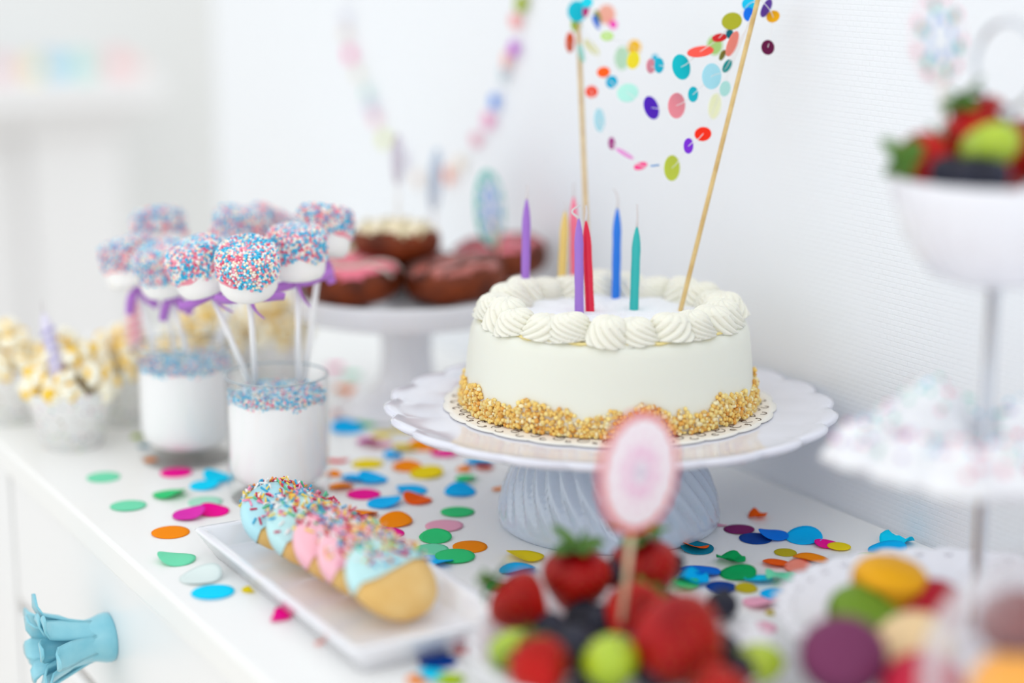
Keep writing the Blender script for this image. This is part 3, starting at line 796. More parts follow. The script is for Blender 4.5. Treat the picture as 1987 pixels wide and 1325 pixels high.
# ================================================================== DOUGHNUT STAND
DS = onz(790, 792)
ds = thing('doughnut_stand', 'white pedestal stand loaded with doughnuts behind the cake', 'cake stand', DS)
DZ = 0.1045
part('pedestal', lathe([(0, 0.003), (0.056, 0.003), (0.058, 0.0), (0.061, 0.0015), (0.060, 0.005), (0.045, 0.011), (0.030, 0.018), (0.0235, 0.028), (0.0215, 0.045), (0.0215, 0.065), (0.025, 0.0785), (0.03, 0.0835), (0.0, 0.0835)], 64), PORCELAIN, ds)
part('plate', lathe([(0, 0.0835), (0.086, 0.0835), (0.0915, 0.084), (0.0935, 0.0865), (0.0945, 0.101), (0.0943, 0.1035), (0.0930, 0.1042), (0.0915, 0.103), (0.0895, 0.1010), (0.0, 0.1010)], 96), PORCELAIN, ds)
DOUGH = mat('fried dough', (128, 52, 10), 0.5, 0.3, noise=((62, 20, 5), 45, 0.35, 0.7))
def doughnut(dx, dy, z, tilt, icing, drizzle, label, R=0.0250, r=0.0165):
    p = DS + RIGHT * dx + HEAD * dy + Vector((0, 0, z))
    d = thing('doughnut', label, 'doughnut', p, (tilt[0], tilt[1], random.uniform(0, 6)), 'doughnuts on the pedestal stand')
    def torus(rr, a0, a1, n, drip=0):
        prof = []
        for k in range(n + 1):
            a = a0 + (a1 - a0) * k / n
            prof.append((R + rr * math.cos(a), rr * 0.95 * math.sin(a)))
        return prof
    V, F = lathe(torus(r, -PI, PI, 24), 40)
    part('dough', (V, F), DOUGH, d)
    def drip(th, i, rr, z):
        if i < 2: return rr, z - 0.0012 * (1 + math.sin(5 * th) + 0.6 * math.sin(9 * th))
        return rr, z
    part('icing', lathe(torus(r * 1.035, 0.62, PI - 0.1, 16), 48, drip), mat('icing %d %d %d' % icing, icing, 0.22, 0.5, coat=0.4), d)
    if drizzle:
        S = []
        for s in (-0.6, -0.2, 0.25, 0.65):
            pts = []
            for k in range(22):
                x = (k / 21 - 0.5) * 2 * (R + r) * 0.97; y = s * (R + r)
                rad = math.hypot(x, y)
                if rad > R + r * 0.98: continue
                zz = math.sqrt(max(0, (r * 1.06) ** 2 - (rad - R) ** 2)) * 0.95 if abs(rad - R) < r * 1.06 else 0
                pts.append((x, y + 0.002 * math.sin(k), zz))
            if len(pts) > 2: S.append(tube(pts, 0.0016, 6))
        part('drizzle', join(*S), mat('drizzle %d %d %d' % drizzle, drizzle, 0.3), d)
ZP = DS.z + 0.1010
doughnut(-0.0415, -0.036, ZP + 0.0165, (0.06, -0.05), (240, 112, 136), (225, 205, 195), 'pink iced doughnut at the front left of the stand')
doughnut(0.0425, -0.034, ZP + 0.0165, (0.06, 0.06), (176, 92, 82), (110, 70, 60), 'brown glazed doughnut at the front right of the stand')
doughnut(0.078, 0.040, ZP + 0.0205, (0.0, 0.10), (232, 116, 130), (150, 80, 80), 'pink iced doughnut half hidden behind the cake')
doughnut(-0.066, 0.036, ZP + 0.0185, (0.0, -0.08), (240, 232, 190), (120, 95, 60), 'cream iced doughnut with dark drizzle at the back left')
doughnut(0.005, 0.045, ZP + 0.0145, (0.0, 0.0), (120, 50, 40), None, 'chocolate brown doughnut at the back under the top one', 0.0175, 0.0145)
doughnut(-0.007, -0.004, ZP + 0.0440, (0.03, 0.02), (238, 222, 184), (205, 190, 150), 'cream iced doughnut on top of the doughnut pile', 0.0220, 0.0150)

# ================================================================== PAPER TOPPERS
def topper(px, py, t, w, h, tilt, base_col, lace_col, dots, bottom, label, stick_col=(226, 205, 170), flip=False, seed=1):
    p = dep(px, py, t); r = max(w, h) / 2 * t / FPX
    q = facing(p, w, h, tilt)
    rnd = random.Random(seed)
    o = thing('paper_topper', label, 'topper', bottom, group='round paper toppers on sticks')
    d = p - bottom
    sc = lambda n, a: (lambda th, i, rr, z: (rr - r * a * (1 - abs(math.sin(n * th)) ** 0.7) if rr > r * 0.5 else rr, z))
    disc = part('paper_disc', lathe([(0, -0.0004), (r, -0.0004), (r, 0.0004), (0, 0.0004)], 160, sc(10, 0.05)), mat('topper %d %d %d' % base_col, base_col, 0.6), o, loc=d, rot=q, smooth=False)
    for s in (1, -1):
        part('lace_doily', move(lathe([(0, 0.0004), (r * 0.89, 0.0004), (r * 0.89, 0.0009), (0, 0.0009)], 160, sc(8, 0.05)), sc=(1, 1, s)), mat('lace %d %d %d' % lace_col, lace_col, 0.6), disc, smooth=False)
        spots = {}
        for c, rad, n, ring in dots:
            for k in range(n):
                a = 2 * PI * k / n + ring * 9
                spots.setdefault(c, []).append(move(lathe([(0, 0.0009), (r * rad, 0.0009), (r * rad, 0.0012), (0, 0.0012)], 12), (r * ring * math.cos(a), r * ring * math.sin(a), 0), sc=None))
        for c, L in spots.items():
            part('printed_dots', move(join(*L), sc=(1, 1, s)), mat('dots %d %d %d' % c, c, 0.6), disc, smooth=False, kind='stuff')
    top = d + (Vector((0, 0, 1)) * 0.001)
    edge = d - (d.normalized()) * r * 0.2
    part('stick', tube([Vector((0, 0, -0.006)), edge + (CAM - p).normalized() * -0.0022], 0.0016, 8), mat('stick %d %d %d' % stick_col, stick_col, 0.5), o)
    return o

# ================================================================== TRAY AND COOKIES
TX0, TX1, TY0, TY1 = 0.3868, 0.4900, 0.838, 1.080
tray = thing('serving_tray', 'white rectangular porcelain tray holding a row of iced cookies', 'tray', ((TX0 + TX1) / 2, (TY0 + TY1) / 2, 0))
hx, hy = (TX1 - TX0) / 2, (TY1 - TY0) / 2
def rrect(hx, hy, z, rc, n=6):
    out = []
    for cx, cy, a0 in ((hx - rc, hy - rc, 0), (-hx + rc, hy - rc, PI / 2), (-hx + rc, -hy + rc, PI), (hx - rc, -hy + rc, 1.5 * PI)):
        for k in range(n + 1):
            a = a0 + PI / 2 * k / n
            out.append((cx + rc * math.cos(a), cy + rc * math.sin(a), z))
    return out
def loft(rings):
    V, F = [], []; n = len(rings[0])
    for r in rings: V += r
    for i in range(len(rings) - 1):
        for k in range(n):
            F.append((i * n + k, i * n + (k + 1) % n, (i + 1) * n + (k + 1) % n, (i + 1) * n + k))
    F.append(tuple(reversed(range(n)))); e = (len(rings) - 1) * n; F.append(tuple(range(e, e + n)))
    return V, F
part('dish', loft([rrect(hx - 0.012, hy - 0.012, 0.0, 0.006), rrect(hx - 0.010, hy - 0.010, 0.0004, 0.006), rrect(hx - 0.001, hy - 0.001, 0.0155, 0.005), rrect(hx, hy, 0.017, 0.005), rrect(hx - 0.001, hy - 0.001, 0.018, 0.005),
                   rrect(hx - 0.0055, hy - 0.0055, 0.0178, 0.004), rrect(hx - 0.007, hy - 0.007, 0.0168, 0.004), rrect(hx - 0.0130, hy - 0.0130, 0.0065, 0.004), rrect(hx - 0.016, hy - 0.016, 0.0055, 0.004)]), PORCELAIN, tray)
BISC = mat('baked biscuit', (226, 182, 106), 0.6, 0.3, noise=((238, 204, 138), 35, 0.35, 0.7), sss=0.05)
CR, CTH = 0.0280, 0.0138
def biscuit_mesh():
    prof = [(0, 0), (CR * 0.86, 0.0003), (CR * 0.95, 0.0018), (CR, 0.0058), (CR * 0.985, 0.0095), (CR * 0.92, 0.0122), (CR * 0.6, CTH), (0, CTH + 0.0004)]
    return mesh('biscuit', lathe(prof, 48), BISC)
MB = biscuit_mesh()
def icing_shape(level):
    prof = [(0, -0.0007), (CR * 0.88, -0.0004), (CR * 0.965, 0.0012), (CR * 1.03, 0.0058), (CR * 1.01, 0.0100), (CR * 0.935, 0.0131), (CR * 0.6, CTH + 0.0010), (0, CTH + 0.0014)]
    V, F = lathe(prof, 64)
    # keep what lies above the dipping line y = level
    keep = [f for f in F if all(V[i][1] > level - 0.003 for i in f)]
    V2 = []
    for v in V:
        x, y, z = v
        lim = level + 0.0012 * math.sin(x * 380) + 0.0008 * math.sin(x * 900)
        V2.append((x, max(y, lim), z))
    used = sorted({i for f in keep for i in f}); mp = {u: k for k, u in enumerate(used)}
    return [V2[u] for u in used], [tuple(mp[i] for i in f) for f in keep]
ICE = {'blue': mat('pale blue icing', (176, 226, 236), 0.3, coat=0.2), 'pink': mat('pale pink icing', (248, 186, 200), 0.3, coat=0.2), 'mint': mat('pale aqua icing', (188, 230, 232), 0.3, coat=0.2)}
ck = [(onz(548, 1022, 0.021), 'blue', 0.001, 0.52, 'pale blue iced cookie at the back of the row'), (onz(598, 1049, 0.021), 'mint', 0.001, 0.56, 'aqua iced cookie, second from the back of the row'),
      (onz(650, 1079, 0.021), 'pink', 0.001, 0.57, 'pink iced cookie in the middle of the row'), (onz(698, 1108, 0.021), 'pink', 0.001, 0.57, 'pink iced cookie second from the front of the row'),
      (onz(752, 1143, 0.021), 'mint', 0.002, 0.60, 'front cookie of the row, aqua icing over a broad plain biscuit half')]
for i, (p, ic, lvl, lean, lab) in enumerate(ck):
    # local z = face normal, local y = upwards along the face; the face looks towards -Y and up
    ax = Matrix.Rotation(0.12 + 0.05 * i, 3, 'Z') @ Matrix.Rotation(lean, 3, 'X') @ Matrix.Rotation((0.5, 0.42, 0.34, 0.25, 0.08)[i], 3, 'Z')
    c = thing('iced_cookie', lab, 'cookie', (p.x, p.y, 0.0222), ax.to_quaternion(), 'cookies on the tray')
    obj('biscuit', MB, c)
    icg = part('icing', icing_shape(lvl), ICE[ic], c)
    P, D, I = [], [], []
    n = 210
    while len(P) < n:
        if random.random() < 0.62:
            rr = CR * 0.97 * math.sqrt(random.random()); th = random.uniform(0, 2 * PI)
            p = (rr * math.cos(th), rr * math.sin(th)); 
            if p[1] < lvl + 0.0035 or (p[0] < -0.010 and random.random() < 0.75): continue
            zz = CTH + 0.0016 - 0.0024 * max(0, rr / CR - 0.6) / 0.4
            P.append((p[0], p[1], zz)); D.append((random.gauss(0, 1), random.gauss(0, 1), random.gauss(0, 0.35)))
        else:
            th = random.uniform(-0.02 * PI, 0.62 * PI); zz = random.uniform(0.004, CTH)
            P.append((CR * 1.03 * math.cos(th), CR * 1.03 * math.sin(th), zz)); D.append((random.gauss(0, 1), random.gauss(0, 0.6), random.gauss(0, 1)))
        I.append(random.choices(range(7), (3.4, 2.6, 2.4, 2.4, 2, 1.4, 1))[0])
    V, F, MI = rods(P, D, 0.0052, 0.00072, ROD, I)
    part('sugar_strands', (V, F), ROD, icg, idx=MI, kind='stuff', label='coloured sugar strands')

# ================================================================== FRUIT DISH IN THE FOREGROUND
BERRY = mat('strawberry red', (186, 0, 6), 0.40, 0.2, noise=((104, 0, 3), 30, 0.4, 0.75))
SEED = mat('strawberry seed', (206, 130, 50), 0.5)
LEAF = mat('calyx green', (86, 128, 44), 0.5, 0.3, noise=((52, 92, 30), 40, 0.4, 0.7))
def berry_profile(u): return (math.sin(PI * min(1.0, u ** 0.72)) ** 0.75) * (1 - 0.30 * u)
def strawberry_meshes():
    prof = [(0, 0.0)]
    for k in range(1, 20):
        u = k / 20
        prof.append((0.0195 * berry_profile(u), -0.036 * u))
    prof.append((0, -0.036)); prof = prof[::-1]
    m1 = mesh('berry_flesh', lathe(prof, 32), BERRY)
    P = []
    for j in range(1, 13):
        u = 0.06 + 0.07 * j
        r = 0.0195 * berry_profile(u)
        n = max(3, int(2 * PI * r / 0.0058))
        for k in range(n):
            th = 2 * PI * (k + 0.5 * (j % 2)) / n
            P.append((r * math.cos(th), r * math.sin(th), -0.036 * u))
    m2 = beads(P, [0.00045] * len(P), [SEED], [0] * len(P), ICO0)
    V, F = [], []
    for k in range(8):
        th = 2 * PI * k / 8 + 0.2 * math.sin(k * 2); L = 0.0135 + 0.003 * math.sin(k * 3.3); up = 0.003 + 0.004 * math.sin(k * 1.9)
        rows = []
        for a in range(6):
            u = a / 5; wd = 0.0042 * math.sin(PI * (0.12 + 0.88 * u)) ** 0.7 + 0.0002
            rr = 0.001 + L * u; zz = 0.002 + up * u - 0.006 * u * u * (k % 2)
            for s in (-1, 0, 1):
                V.append((rr * math.cos(th) - s * wd * math.sin(th), rr * math.sin(th) + s * wd * math.cos(th), zz + 0.001 * abs(s)))
        b = k * 18
        for a in range(5):
            for s in (0, 1): F.append((b + a * 3 + s, b + a * 3 + s + 1, b + a * 3 + s + 4, b + a * 3 + s + 3))
    st = tube([(0, 0, 0), (0.001, 0, 0.006), (0.003, 0.001, 0.012)], 0.0012, 8)
    m3 = mesh('calyx', join((V, F), st), LEAF)
    return m1, m2, m3
SB = strawberry_meshes()
def spot(px, py, z):
    return dep(px, py, z[0]) if isinstance(z, tuple) else onz(px, py, z)
def strawberry(px, py, z, size, direction, label, grp, calyx=True):
    """direction: where the calyx points (right, up, towards the viewer)"""
    p = spot(px, py, z)
    d = (RIGHT * direction[0] + Vector((0, 0, 1)) * direction[1] - HEAD * direction[2]).normalized()
    o = thing('strawberry', label, 'strawberry', p + d * 0.017 * size, zrot_to(d) @ Quaternion((0, 0, 1), px * 0.1), grp)
    o.scale = (size, size, size)
    f = obj('berry_flesh', SB[0], o); obj('seeds', SB[1], f, kind='stuff')
    if calyx: c = obj('calyx', SB[2], o); m = c.modifiers.new('thickness', 'SOLIDIFY'); m.thickness = 0.0005
    return o
def bb_mesh():
    def crown(th, i, r, z): return (r, z)
    prof = [(0, -0.0075)] + [(0.0085 * math.cos(a), 0.0078 * math.sin(a)) for a in [(-80 + 10 * k) * PI / 180 for k in range(16)]] + [(0.0030, 0.0086), (0.0024, 0.0072), (0, 0.0068)]
    return mesh('blueberry', lathe(prof, 28, lambda th, i, r, z: (r, z + (0.0007 * math.sin(5 * th) if i == 17 else 0))), mat('blueberry skin', (24, 25, 38), 0.45, 0.3, noise=((44, 46, 66), 60, 0.4, 0.75)))
BB = bb_mesh()
def blueberry(px, py, z, size, label, grp):
    o = obj('blueberry', BB, None, loc=spot(px, py, z), rot=(random.uniform(-0.8, 0.8), random.uniform(-0.8, 0.8), 0)); o.scale = (size,) * 3
    return tag(o, label, 'blueberry', grp)
def grape_mesh():
    prof = [(0, -0.0150)] + [(0.0112 * math.cos(a), 0.0150 * math.sin(a)) for a in [(-80 + 10 * k) * PI / 180 for k in range(17)]] + [(0, 0.0150)]
    return mesh('grape', lathe(prof, 28), mat('green grape skin', (176, 200, 30), 0.25, 0.5, coat=0.3, sss=0.3, sss_r=(0.01, 0.01, 0.003), noise=((140, 168, 30), 30, 0.4, 0.75)))
GRP = grape_mesh()
def grape(px, py, z, size, direction, label, grp):
    d = (RIGHT * direction[0] + Vector((0, 0, 1)) * direction[1] - HEAD * direction[2]).normalized()
    o = obj('grape', GRP, None, loc=spot(px, py, z), rot=zrot_to(d)); o.scale = (size,) * 3
    o2 = part('stem_end', tube([(0, 0, 0.0140), (0.0004, 0, 0.0165)], [0.0014, 0.0010], 8), mat('grape stem', (120, 100, 40), 0.6), o)
    return tag(o, label, 'grape', grp)
FD = Vector((0.4952, 0.7397, 0.0)) + HEAD * 0.020
fd = thing('fruit_dish', 'white beaded dish heaped with berries in the blurred foreground', 'dish', FD)
def beaded(n, amp):
    return lambda th, i, r, z: ((r + amp * abs(math.sin(n * th / 2)) if i in (3, 4, 5, 6) else r), z + (0.5 * amp * abs(math.sin(n * th / 2)) if i in (4, 5) else 0))
part('bowl', lathe([(0, 0.0), (0.044, 0.0), (0.040, 0.010), (0.074, 0.0215), (0.0785, 0.0255), (0.0775, 0.0270), (0.072, 0.0250), (0.058, 0.0190), (0, 0.0180)], 180, beaded(24, 0.004)), PORCELAIN, fd)
fg = 'fruit in the foreground dish'
strawberry(1012, 1172, 0.040, 0.98, (-0.75, 0.55, -0.3), 'bright red strawberry at the left of the fruit dish', fg)
strawberry(1118, 1130, 0.042, 1.12, (0.05, 1.0, 0.1), 'dark strawberry standing upright left of the pink topper stick', fg)
strawberry(1250, 1112, 0.042, 1.14, (-0.1, 1.0, 0.0), 'dark strawberry standing upright right of the pink topper stick', fg)
strawberry(1326, 1252, 0.044, 1.42, (-0.75, 0.75, 0.25), 'largest strawberry, lying slanted at the right of the fruit dish', fg, calyx=False)
strawberry(1394, 1345, 0.036, 0.95, (0.2, -0.5, 0.6), 'strawberry at the bottom edge of the picture in the fruit dish', fg, calyx=False)
strawberry(1050, 1300, 0.036, 0.9, (-0.3, 0.2, -0.9), 'strawberry low at the front left under the dark blueberry', fg)
strawberry(1228, 1196, 0.036, 1.0, (0.4, 0.1, -0.9), 'strawberry buried in the middle of the fruit dish', fg)
blueberry(1190, 1112, 0.045, 1.0, 'blueberry between the two upright strawberries', fg)
blueberry(1300, 1098, 0.046, 1.0, 'blueberry behind the right upright strawberry', fg)
blueberry(1402, 1172, 0.034, 1.05, 'blueberry at the far right back of the fruit dish', fg)
blueberry(1108, 1258, 0.036, 1.55, 'big dark blueberry left of the bright green grape', fg)
blueberry(1272, 1300, 0.034, 1.35, 'big dark blueberry right of the bright green grape', fg)
blueberry(1440, 1300, 0.030, 1.15, 'blueberry between the large strawberry and the olive grape', fg)
blueberry(1160, 1205, 0.030, 1.2, 'blueberry at the foot of the pink topper stick', fg)
blueberry(1064, 1222, 0.028, 1.25, 'blueberry tucked under the leftmost bright strawberry', fg)
blueberry(1130, 1200, 0.028, 1.2, 'blueberry in front of the left upright strawberry', fg)
blueberry(1290, 1180, 0.030, 1.25, 'blueberry behind the largest strawberry', fg)
blueberry(1225, 1262, 0.030, 1.2, 'blueberry between the bright grape and the largest strawberry', fg)
blueberry(1400, 1262, 0.029, 1.2, 'blueberry against the right side of the largest strawberry', fg)
blueberry(1150, 1325, 0.028, 1.2, 'blueberry at the bottom edge below the bright grape', fg)
grape(1182, 1288, 0.038, 1.20, (0.3, 0.7, 0.5), 'bright green grape at the front of the fruit dish', fg)
grape(1468, 1288, 0.032, 0.95, (0.9, 0.2, 0.2), 'olive green grape at the right edge of the fruit dish', fg)
grape(1000, 1262, 0.031, 0.95, (0.9, 0.1, 0.2), 'pale green grape at the left edge of the fruit dish', fg)

tp = onz(1206, 1185, 0.045)
topper(1240, 916, depth_of(tp), 152, 246, 8, (228, 52, 58), (250, 240, 246), [((244, 200, 226), 0.12, 8, 0.34), ((247, 216, 232), 0.05, 16, 0.6), ((224, 212, 228), 0.16, 1, 0.0)], tp, 'white lace topper with a red scalloped edge, on a stick in the foreground fruit')
b0 = DS + RIGHT * 0.078 + HEAD * 0.004 + Vector((0, 0, ZP + 0.034))
topper(950, 405, depth_of(b0), 56, 152, -4, (60, 196, 180), (226, 234, 244), [((92, 160, 236), 0.12, 7, 0.5), ((200, 214, 244), 0.15, 5, 0.22), ((60, 196, 176), 0.09, 10, 0.78)], b0, 'turquoise edged lace topper standing behind the cake at its left')
b0 = DS + RIGHT * -0.007 + HEAD * 0.015 + Vector((0, 0, ZP + 0.056))
topper(772, 310, depth_of(b0) + 0.01, 22, 100, 0, (206, 190, 212), (236, 230, 238), [((214, 200, 224), 0.12, 6, 0.5)], b0, 'faint lilac topper seen edge-on above the doughnut pile', (240, 236, 236))
b0 = DS + RIGHT * 0.020 + HEAD * 0.052 + Vector((0, 0, ZP + 0.030))
topper(845, 350, depth_of(b0) + 0.02, 24, 124, 4, (176, 206, 232), (214, 226, 238), [((190, 206, 236), 0.12, 6, 0.5)], b0, 'faint pale blue topper seen edge-on beside the lilac one', (240, 236, 236))

# ================================================================== THREE-TIER STAND AT THE RIGHT
ZB = 0.027
TC = onz(1890, 1212, ZB)
ts = thing('tiered_stand', 'three-tier white serving stand with a metal pole at the right by the wall', 'tiered stand', (TC.x, TC.y, 0))
STEEL = mat('polished steel', (200, 204, 212), 0.18, metal=1.0)
CER = mat('tier porcelain', (238, 238, 245), 0.15, coat=0.4)
def z_at(py, px=1910):
    d = ray(px, py); k = math.hypot(TC.x, TC.y) / math.hypot(d.x, d.y); return CAM.z + d.z * k
R1 = 0.1085
def lace_edge(n, amp, sel):
    return lambda th, i, r, z: ((r - amp * (1 - abs(math.sin(n * th / 2))) if i in sel else r), z)
part('bottom_plate', lathe([(0, 0.0), (0.050, 0.0), (0.052, 0.003), (0.050, ZB - 0.010), (0.080, ZB - 0.003), (0.100, ZB + 0.001), (R1, ZB + 0.0055), (R1 + 0.001, ZB + 0.007), (R1 - 0.002, ZB + 0.0075), (0.096, ZB + 0.005), (0.076, ZB + 0.0012), (0, ZB)], 240, lace_edge(36, 0.005, (6, 7, 8))), CER, ts)
hole = []
for k in range(36):
    a = 2 * PI * (k + 0.5) / 36; rr = R1 - 0.0095
    hole.append(move(lathe([(0, 0), (0.0026, 0), (0.0024, 0.0012), (0, 0.0016)], 10), (rr * math.cos(a), rr * math.sin(a), ZB + 0.0055)))
part('raised_dots', join(*hole), CER, ts)
ZM = z_at(893); ZU = z_at(340, 1940)
R2 = 0.0815
part('middle_plate', lathe([(0, ZM - 0.004), (0.05, ZM - 0.004), (0.075, ZM + 0.001), (R2, ZM + 0.005), (R2 + 0.001, ZM + 0.0065), (R2 - 0.002, ZM + 0.007), (0.07, ZM + 0.0035), (0.05, ZM), (0, ZM)], 200, lace_edge(26, 0.004, (3, 4, 5))), CER, ts)
R3 = 0.0560; ZL = z_at(556, 1930) + 0.002
def flute3(th, i, r, z): return (r * (1 + 0.012 * math.sin(24 * th)) if 1 < i < 7 else r), z
part('top_bowl', lathe([(0, ZL), (0.020, ZL), (0.034, ZL + 0.006), (0.0465, ZL + 0.022), (0.0535, ZU - 0.012), (0.0560, ZU - 0.001), (0.0555, ZU), (0.0535, ZU - 0.001), (0.051, ZU - 0.012), (0.044, ZL + 0.024), (0.032, ZL + 0.010), (0, ZL + 0.005)], 144, flute3), CER, ts)
for za, zb in ((ZB, ZM - 0.004), (ZM, ZL), (ZL + 0.005, ZU + 0.034)):
    part('pole', lathe([(0, za), (0.0046, za), (0.0046, za + 0.004), (0.0032, za + 0.006), (0.0032, zb - 0.006), (0.0046, zb - 0.004), (0.0046, zb), (0, zb)], 20), STEEL, ts)
ring = [(0.021 * math.cos(2 * PI * k / 48), 0.0, ZU + 0.056 + 0.022 * math.sin(2 * PI * k / 48)) for k in range(49)]
part('handle_ring', move(tube(ring, 0.0015, 10, False), M=Matrix.Rotation(-YAW - 1.0, 3, 'Z')), STEEL, ts)

# macarons on the lowest tier
def macaron_meshes(col):
    sh = [(0, 0.0118), (0.006, 0.0116), (0.012, 0.0106), (0.0165, 0.0084), (0.0192, 0.0056), (0.0198, 0.0038), (0.0196, 0.0030)]
    skirt = [(0.0196, 0.0030), (0.0206, 0.0028), (0.0208, 0.0018), (0.0200, 0.0012), (0.0, 0.0010)]
    m = mat('macaron %d %d %d' % col, col, 0.5, 0.3, sss=0.05, bump=(500, 0.15, 0.0006))
    ruf = lambda th, i, r, z: (r * (1 + 0.012 * math.sin(37 * th) + 0.01 * math.sin(23 * th)), z)
    dark = mat('macaron foot %d %d %d' % col, tuple(int(c * 0.86) for c in col), 0.8, bump=(700, 0.6, 0.001))
    fil = mat('macaron filling %d %d %d' % col, tuple(min(255, int(c * 0.9 + 16)) for c in col), 0.5)
    return mesh('shell', lathe(sh[::-1], 48), m), mesh('ruffled_foot', lathe(skirt[::-1], 96, ruf), dark), mesh('filling', lathe([(0, -0.0012), (0.0180, -0.0012), (0.0186, 0), (0.0180, 0.0012), (0, 0.0012)], 40), fil)
MAC = {}
def macaron(px, py, z, nrm, col, label, grp, size=1.0, p=None):
    if col not in MAC: MAC[col] = macaron_meshes(col)
    p = onz(px, py, z) if p is None else p
    d = (RIGHT * nrm[0] + Vector((0, 0, 1)) * nrm[1] - HEAD * nrm[2]).normalized()
    o = thing('macaron', label, 'macaron', p, zrot_to(d), grp); o.scale = (size,) * 3
    for s in (0, PI):
        a = obj('shell', MAC[col][0], o, rot=(s, 0, 0)); obj('ruffled_foot', MAC[col][1], a)
    obj('filling', MAC[col][2], o)
    return o
mg_ = 'macarons on the lowest tier'
macaron(1728, 1128, ZB + 0.030, (0.10, 0.95, 0.10), (244, 178, 8), 'yellow macaron on top at the back of the lowest tier', mg_, 1.0)
macaron(1742, 1172, ZB + 0.0125, (0.0, 1.0, 0.0), (236, 170, 20), 'second yellow macaron underneath the first on the lowest tier', mg_, 0.95)
macaron(1680, 1198, ZB + 0.0175, (0.25, 0.88, 0.35), (112, 148, 36), 'green pistachio macaron left on the lowest tier', mg_, 1.0)
macaron(1636, 1272, ZB + 0.0270, (-0.10, 0.80, 0.55), (112, 42, 84), 'dark purple macaron at the front left of the lowest tier', mg_, 1.02)
macaron(1772, 1262, ZB + 0.0215, (-0.35, 0.75, 0.5), (238, 208, 160), 'cream vanilla macaron beside the purple one', mg_, 1.0)
macaron(1800, 1186, ZB + 0.0190, (-0.45, 0.8, 0.3), (176, 14, 40), 'dark red macaron behind the cream one', mg_, 0.95)
macaron(1790, 1330, ZB + 0.0170, (-0.2, 0.9, 0.3), (196, 24, 60), 'crimson macaron at the bottom edge near the glass jar', mg_, 0.95)

# meringues on the middle tier
def meringue_mesh(seed, hh=0.034, rr=0.021):
    prof = [(0, 0.0), (rr * 0.85, 0.0)]
    for k in range(1, 19):
        u = k / 18
        prof.append((rr * (1 - u ** 1.8) ** 0.6 * (1 + 0.07 * math.sin(u * 12)) if k < 18 else 0.0, hh * u))
    return mesh('meringue', lathe(prof, 84, lambda th, i, r, z: (r * (1 + 0.07 * math.sin(7 * (th + 40 * z + seed))), z)), mat('meringue white', (236, 237, 240), 0.7, 0.2, sss=0.1))
MERM = [meringue_mesh(0, 0.029, 0.0195), meringue_mesh(1.3, 0.027, 0.0205), meringue_mesh(2.2, 0.032, 0.0195)]
def meringue(px, py, z, k, label, seed, p=None):
    p = onz(px, py, z) if p is None else p
    o = thing('meringue_kiss', label, 'meringue', p, (0.1 * math.sin(seed), 0.1 * math.cos(seed), seed), 'meringues on the middle tier')
    b = obj('meringue', MERM[k], o)
    rnd = random.Random(seed); P = []
    hh, rr = ((0.029, 0.0195), (0.027, 0.0205), (0.032, 0.0195))[k]
    for q in range(22):
        u = rnd.uniform(0.45, 0.97); th = rnd.uniform(0, 2 * PI); r = rr * (1 - u ** 1.8) ** 0.6 * (1 + 0.07 * math.sin(u * 12)) * 1.02
        P.append((r * math.cos(th), r * math.sin(th), hh * u))
    obj('sugar_beads', beads(P, [0.0017] * len(P), [BEAD[0], BEAD[1], BEAD[4], mat('bead lilac', (170, 140, 205), 0.3), mat('bead mint', (130, 212, 190), 0.3)], [rnd.randrange(5) for _ in P]), b, kind='stuff')
meringue(1676, 905, ZM + 0.001, 1, 'smooth white meringue at the left rim of the middle tier', 1)
meringue(1742, 872, ZM + 0.001, 0, 'white meringue with pink beads behind the left one on the middle tier', 2)
meringue(1795, 842, ZM + 0.012, 2, 'tall sprinkled meringue on top of the middle tier', 3)
meringue(1770, 935, ZM + 0.001, 1, 'meringue at the front left of the middle tier', 4)
meringue(1855, 958, ZM + 0.001, 0, 'meringue at the front of the middle tier, below the pole', 5)
meringue(1945, 950, ZM + 0.001, 1, 'meringue at the front right of the middle tier', 6)
meringue(1968, 885, ZM + 0.001, 2, 'sprinkled meringue right of the pole on the middle tier', 7)
meringue(1850, 862, ZM + 0.001, 0, 'meringue behind the pole on the middle tier', 8)

# fruit in the top bowl
tg = 'fruit in the top bowl'
strawberry(1800, 318, (0.935,), 0.92, (-0.85, 0.25, 0.65), 'strawberry with its green leaves turned outward at the left of the top bowl', tg)
strawberry(1905, 250, (0.945,), 0.95, (-0.55, 0.75, 0.1), 'strawberry at the top of the heap in the top bowl', tg)
strawberry(1985, 300, (0.945,), 1.0, (0.5, 0.5, 0.3), 'strawberry at the right edge of the picture in the top bowl', tg)
strawberry(1840, 318, (0.955,), 0.8, (-0.3, 0.8, -0.2), 'small leafy strawberry behind the grape in the top bowl', tg)
strawberry(1930, 330, (0.945,), 1.0, (0.2, 0.2, -0.9), 'strawberry in the middle of the top bowl beneath the others', tg, calyx=False)
grape(1920, 285, (0.918,), 1.05, (0.85, 0.45, 0.2), 'green grape in front in the top bowl', tg)
blueberry(1838, 336, (0.915,), 1.1, 'blueberry at the left rim of the top bowl', tg)
blueberry(1880, 340, (0.905,), 1.15, 'blueberry at the front rim of the top bowl, below the grape', tg)
blueberry(1925, 342, (0.902,), 1.1, 'blueberry at the front right rim of the top bowl', tg)
b0 = dep(1838, 300, 0.950)
topper(1822, 75, depth_of(b0), 100, 176, -6, (246, 226, 232), (244, 246, 250), [((20, 188, 170), 0.13, 6, 0.72), ((120, 160, 230), 0.10, 7, 0.45), ((246, 150, 175), 0.09, 9, 0.9), ((250, 190, 100), 0.07, 3, 0.6)], b0, 'dotted pastel topper rising from the top bowl of fruit', (244, 236, 230))

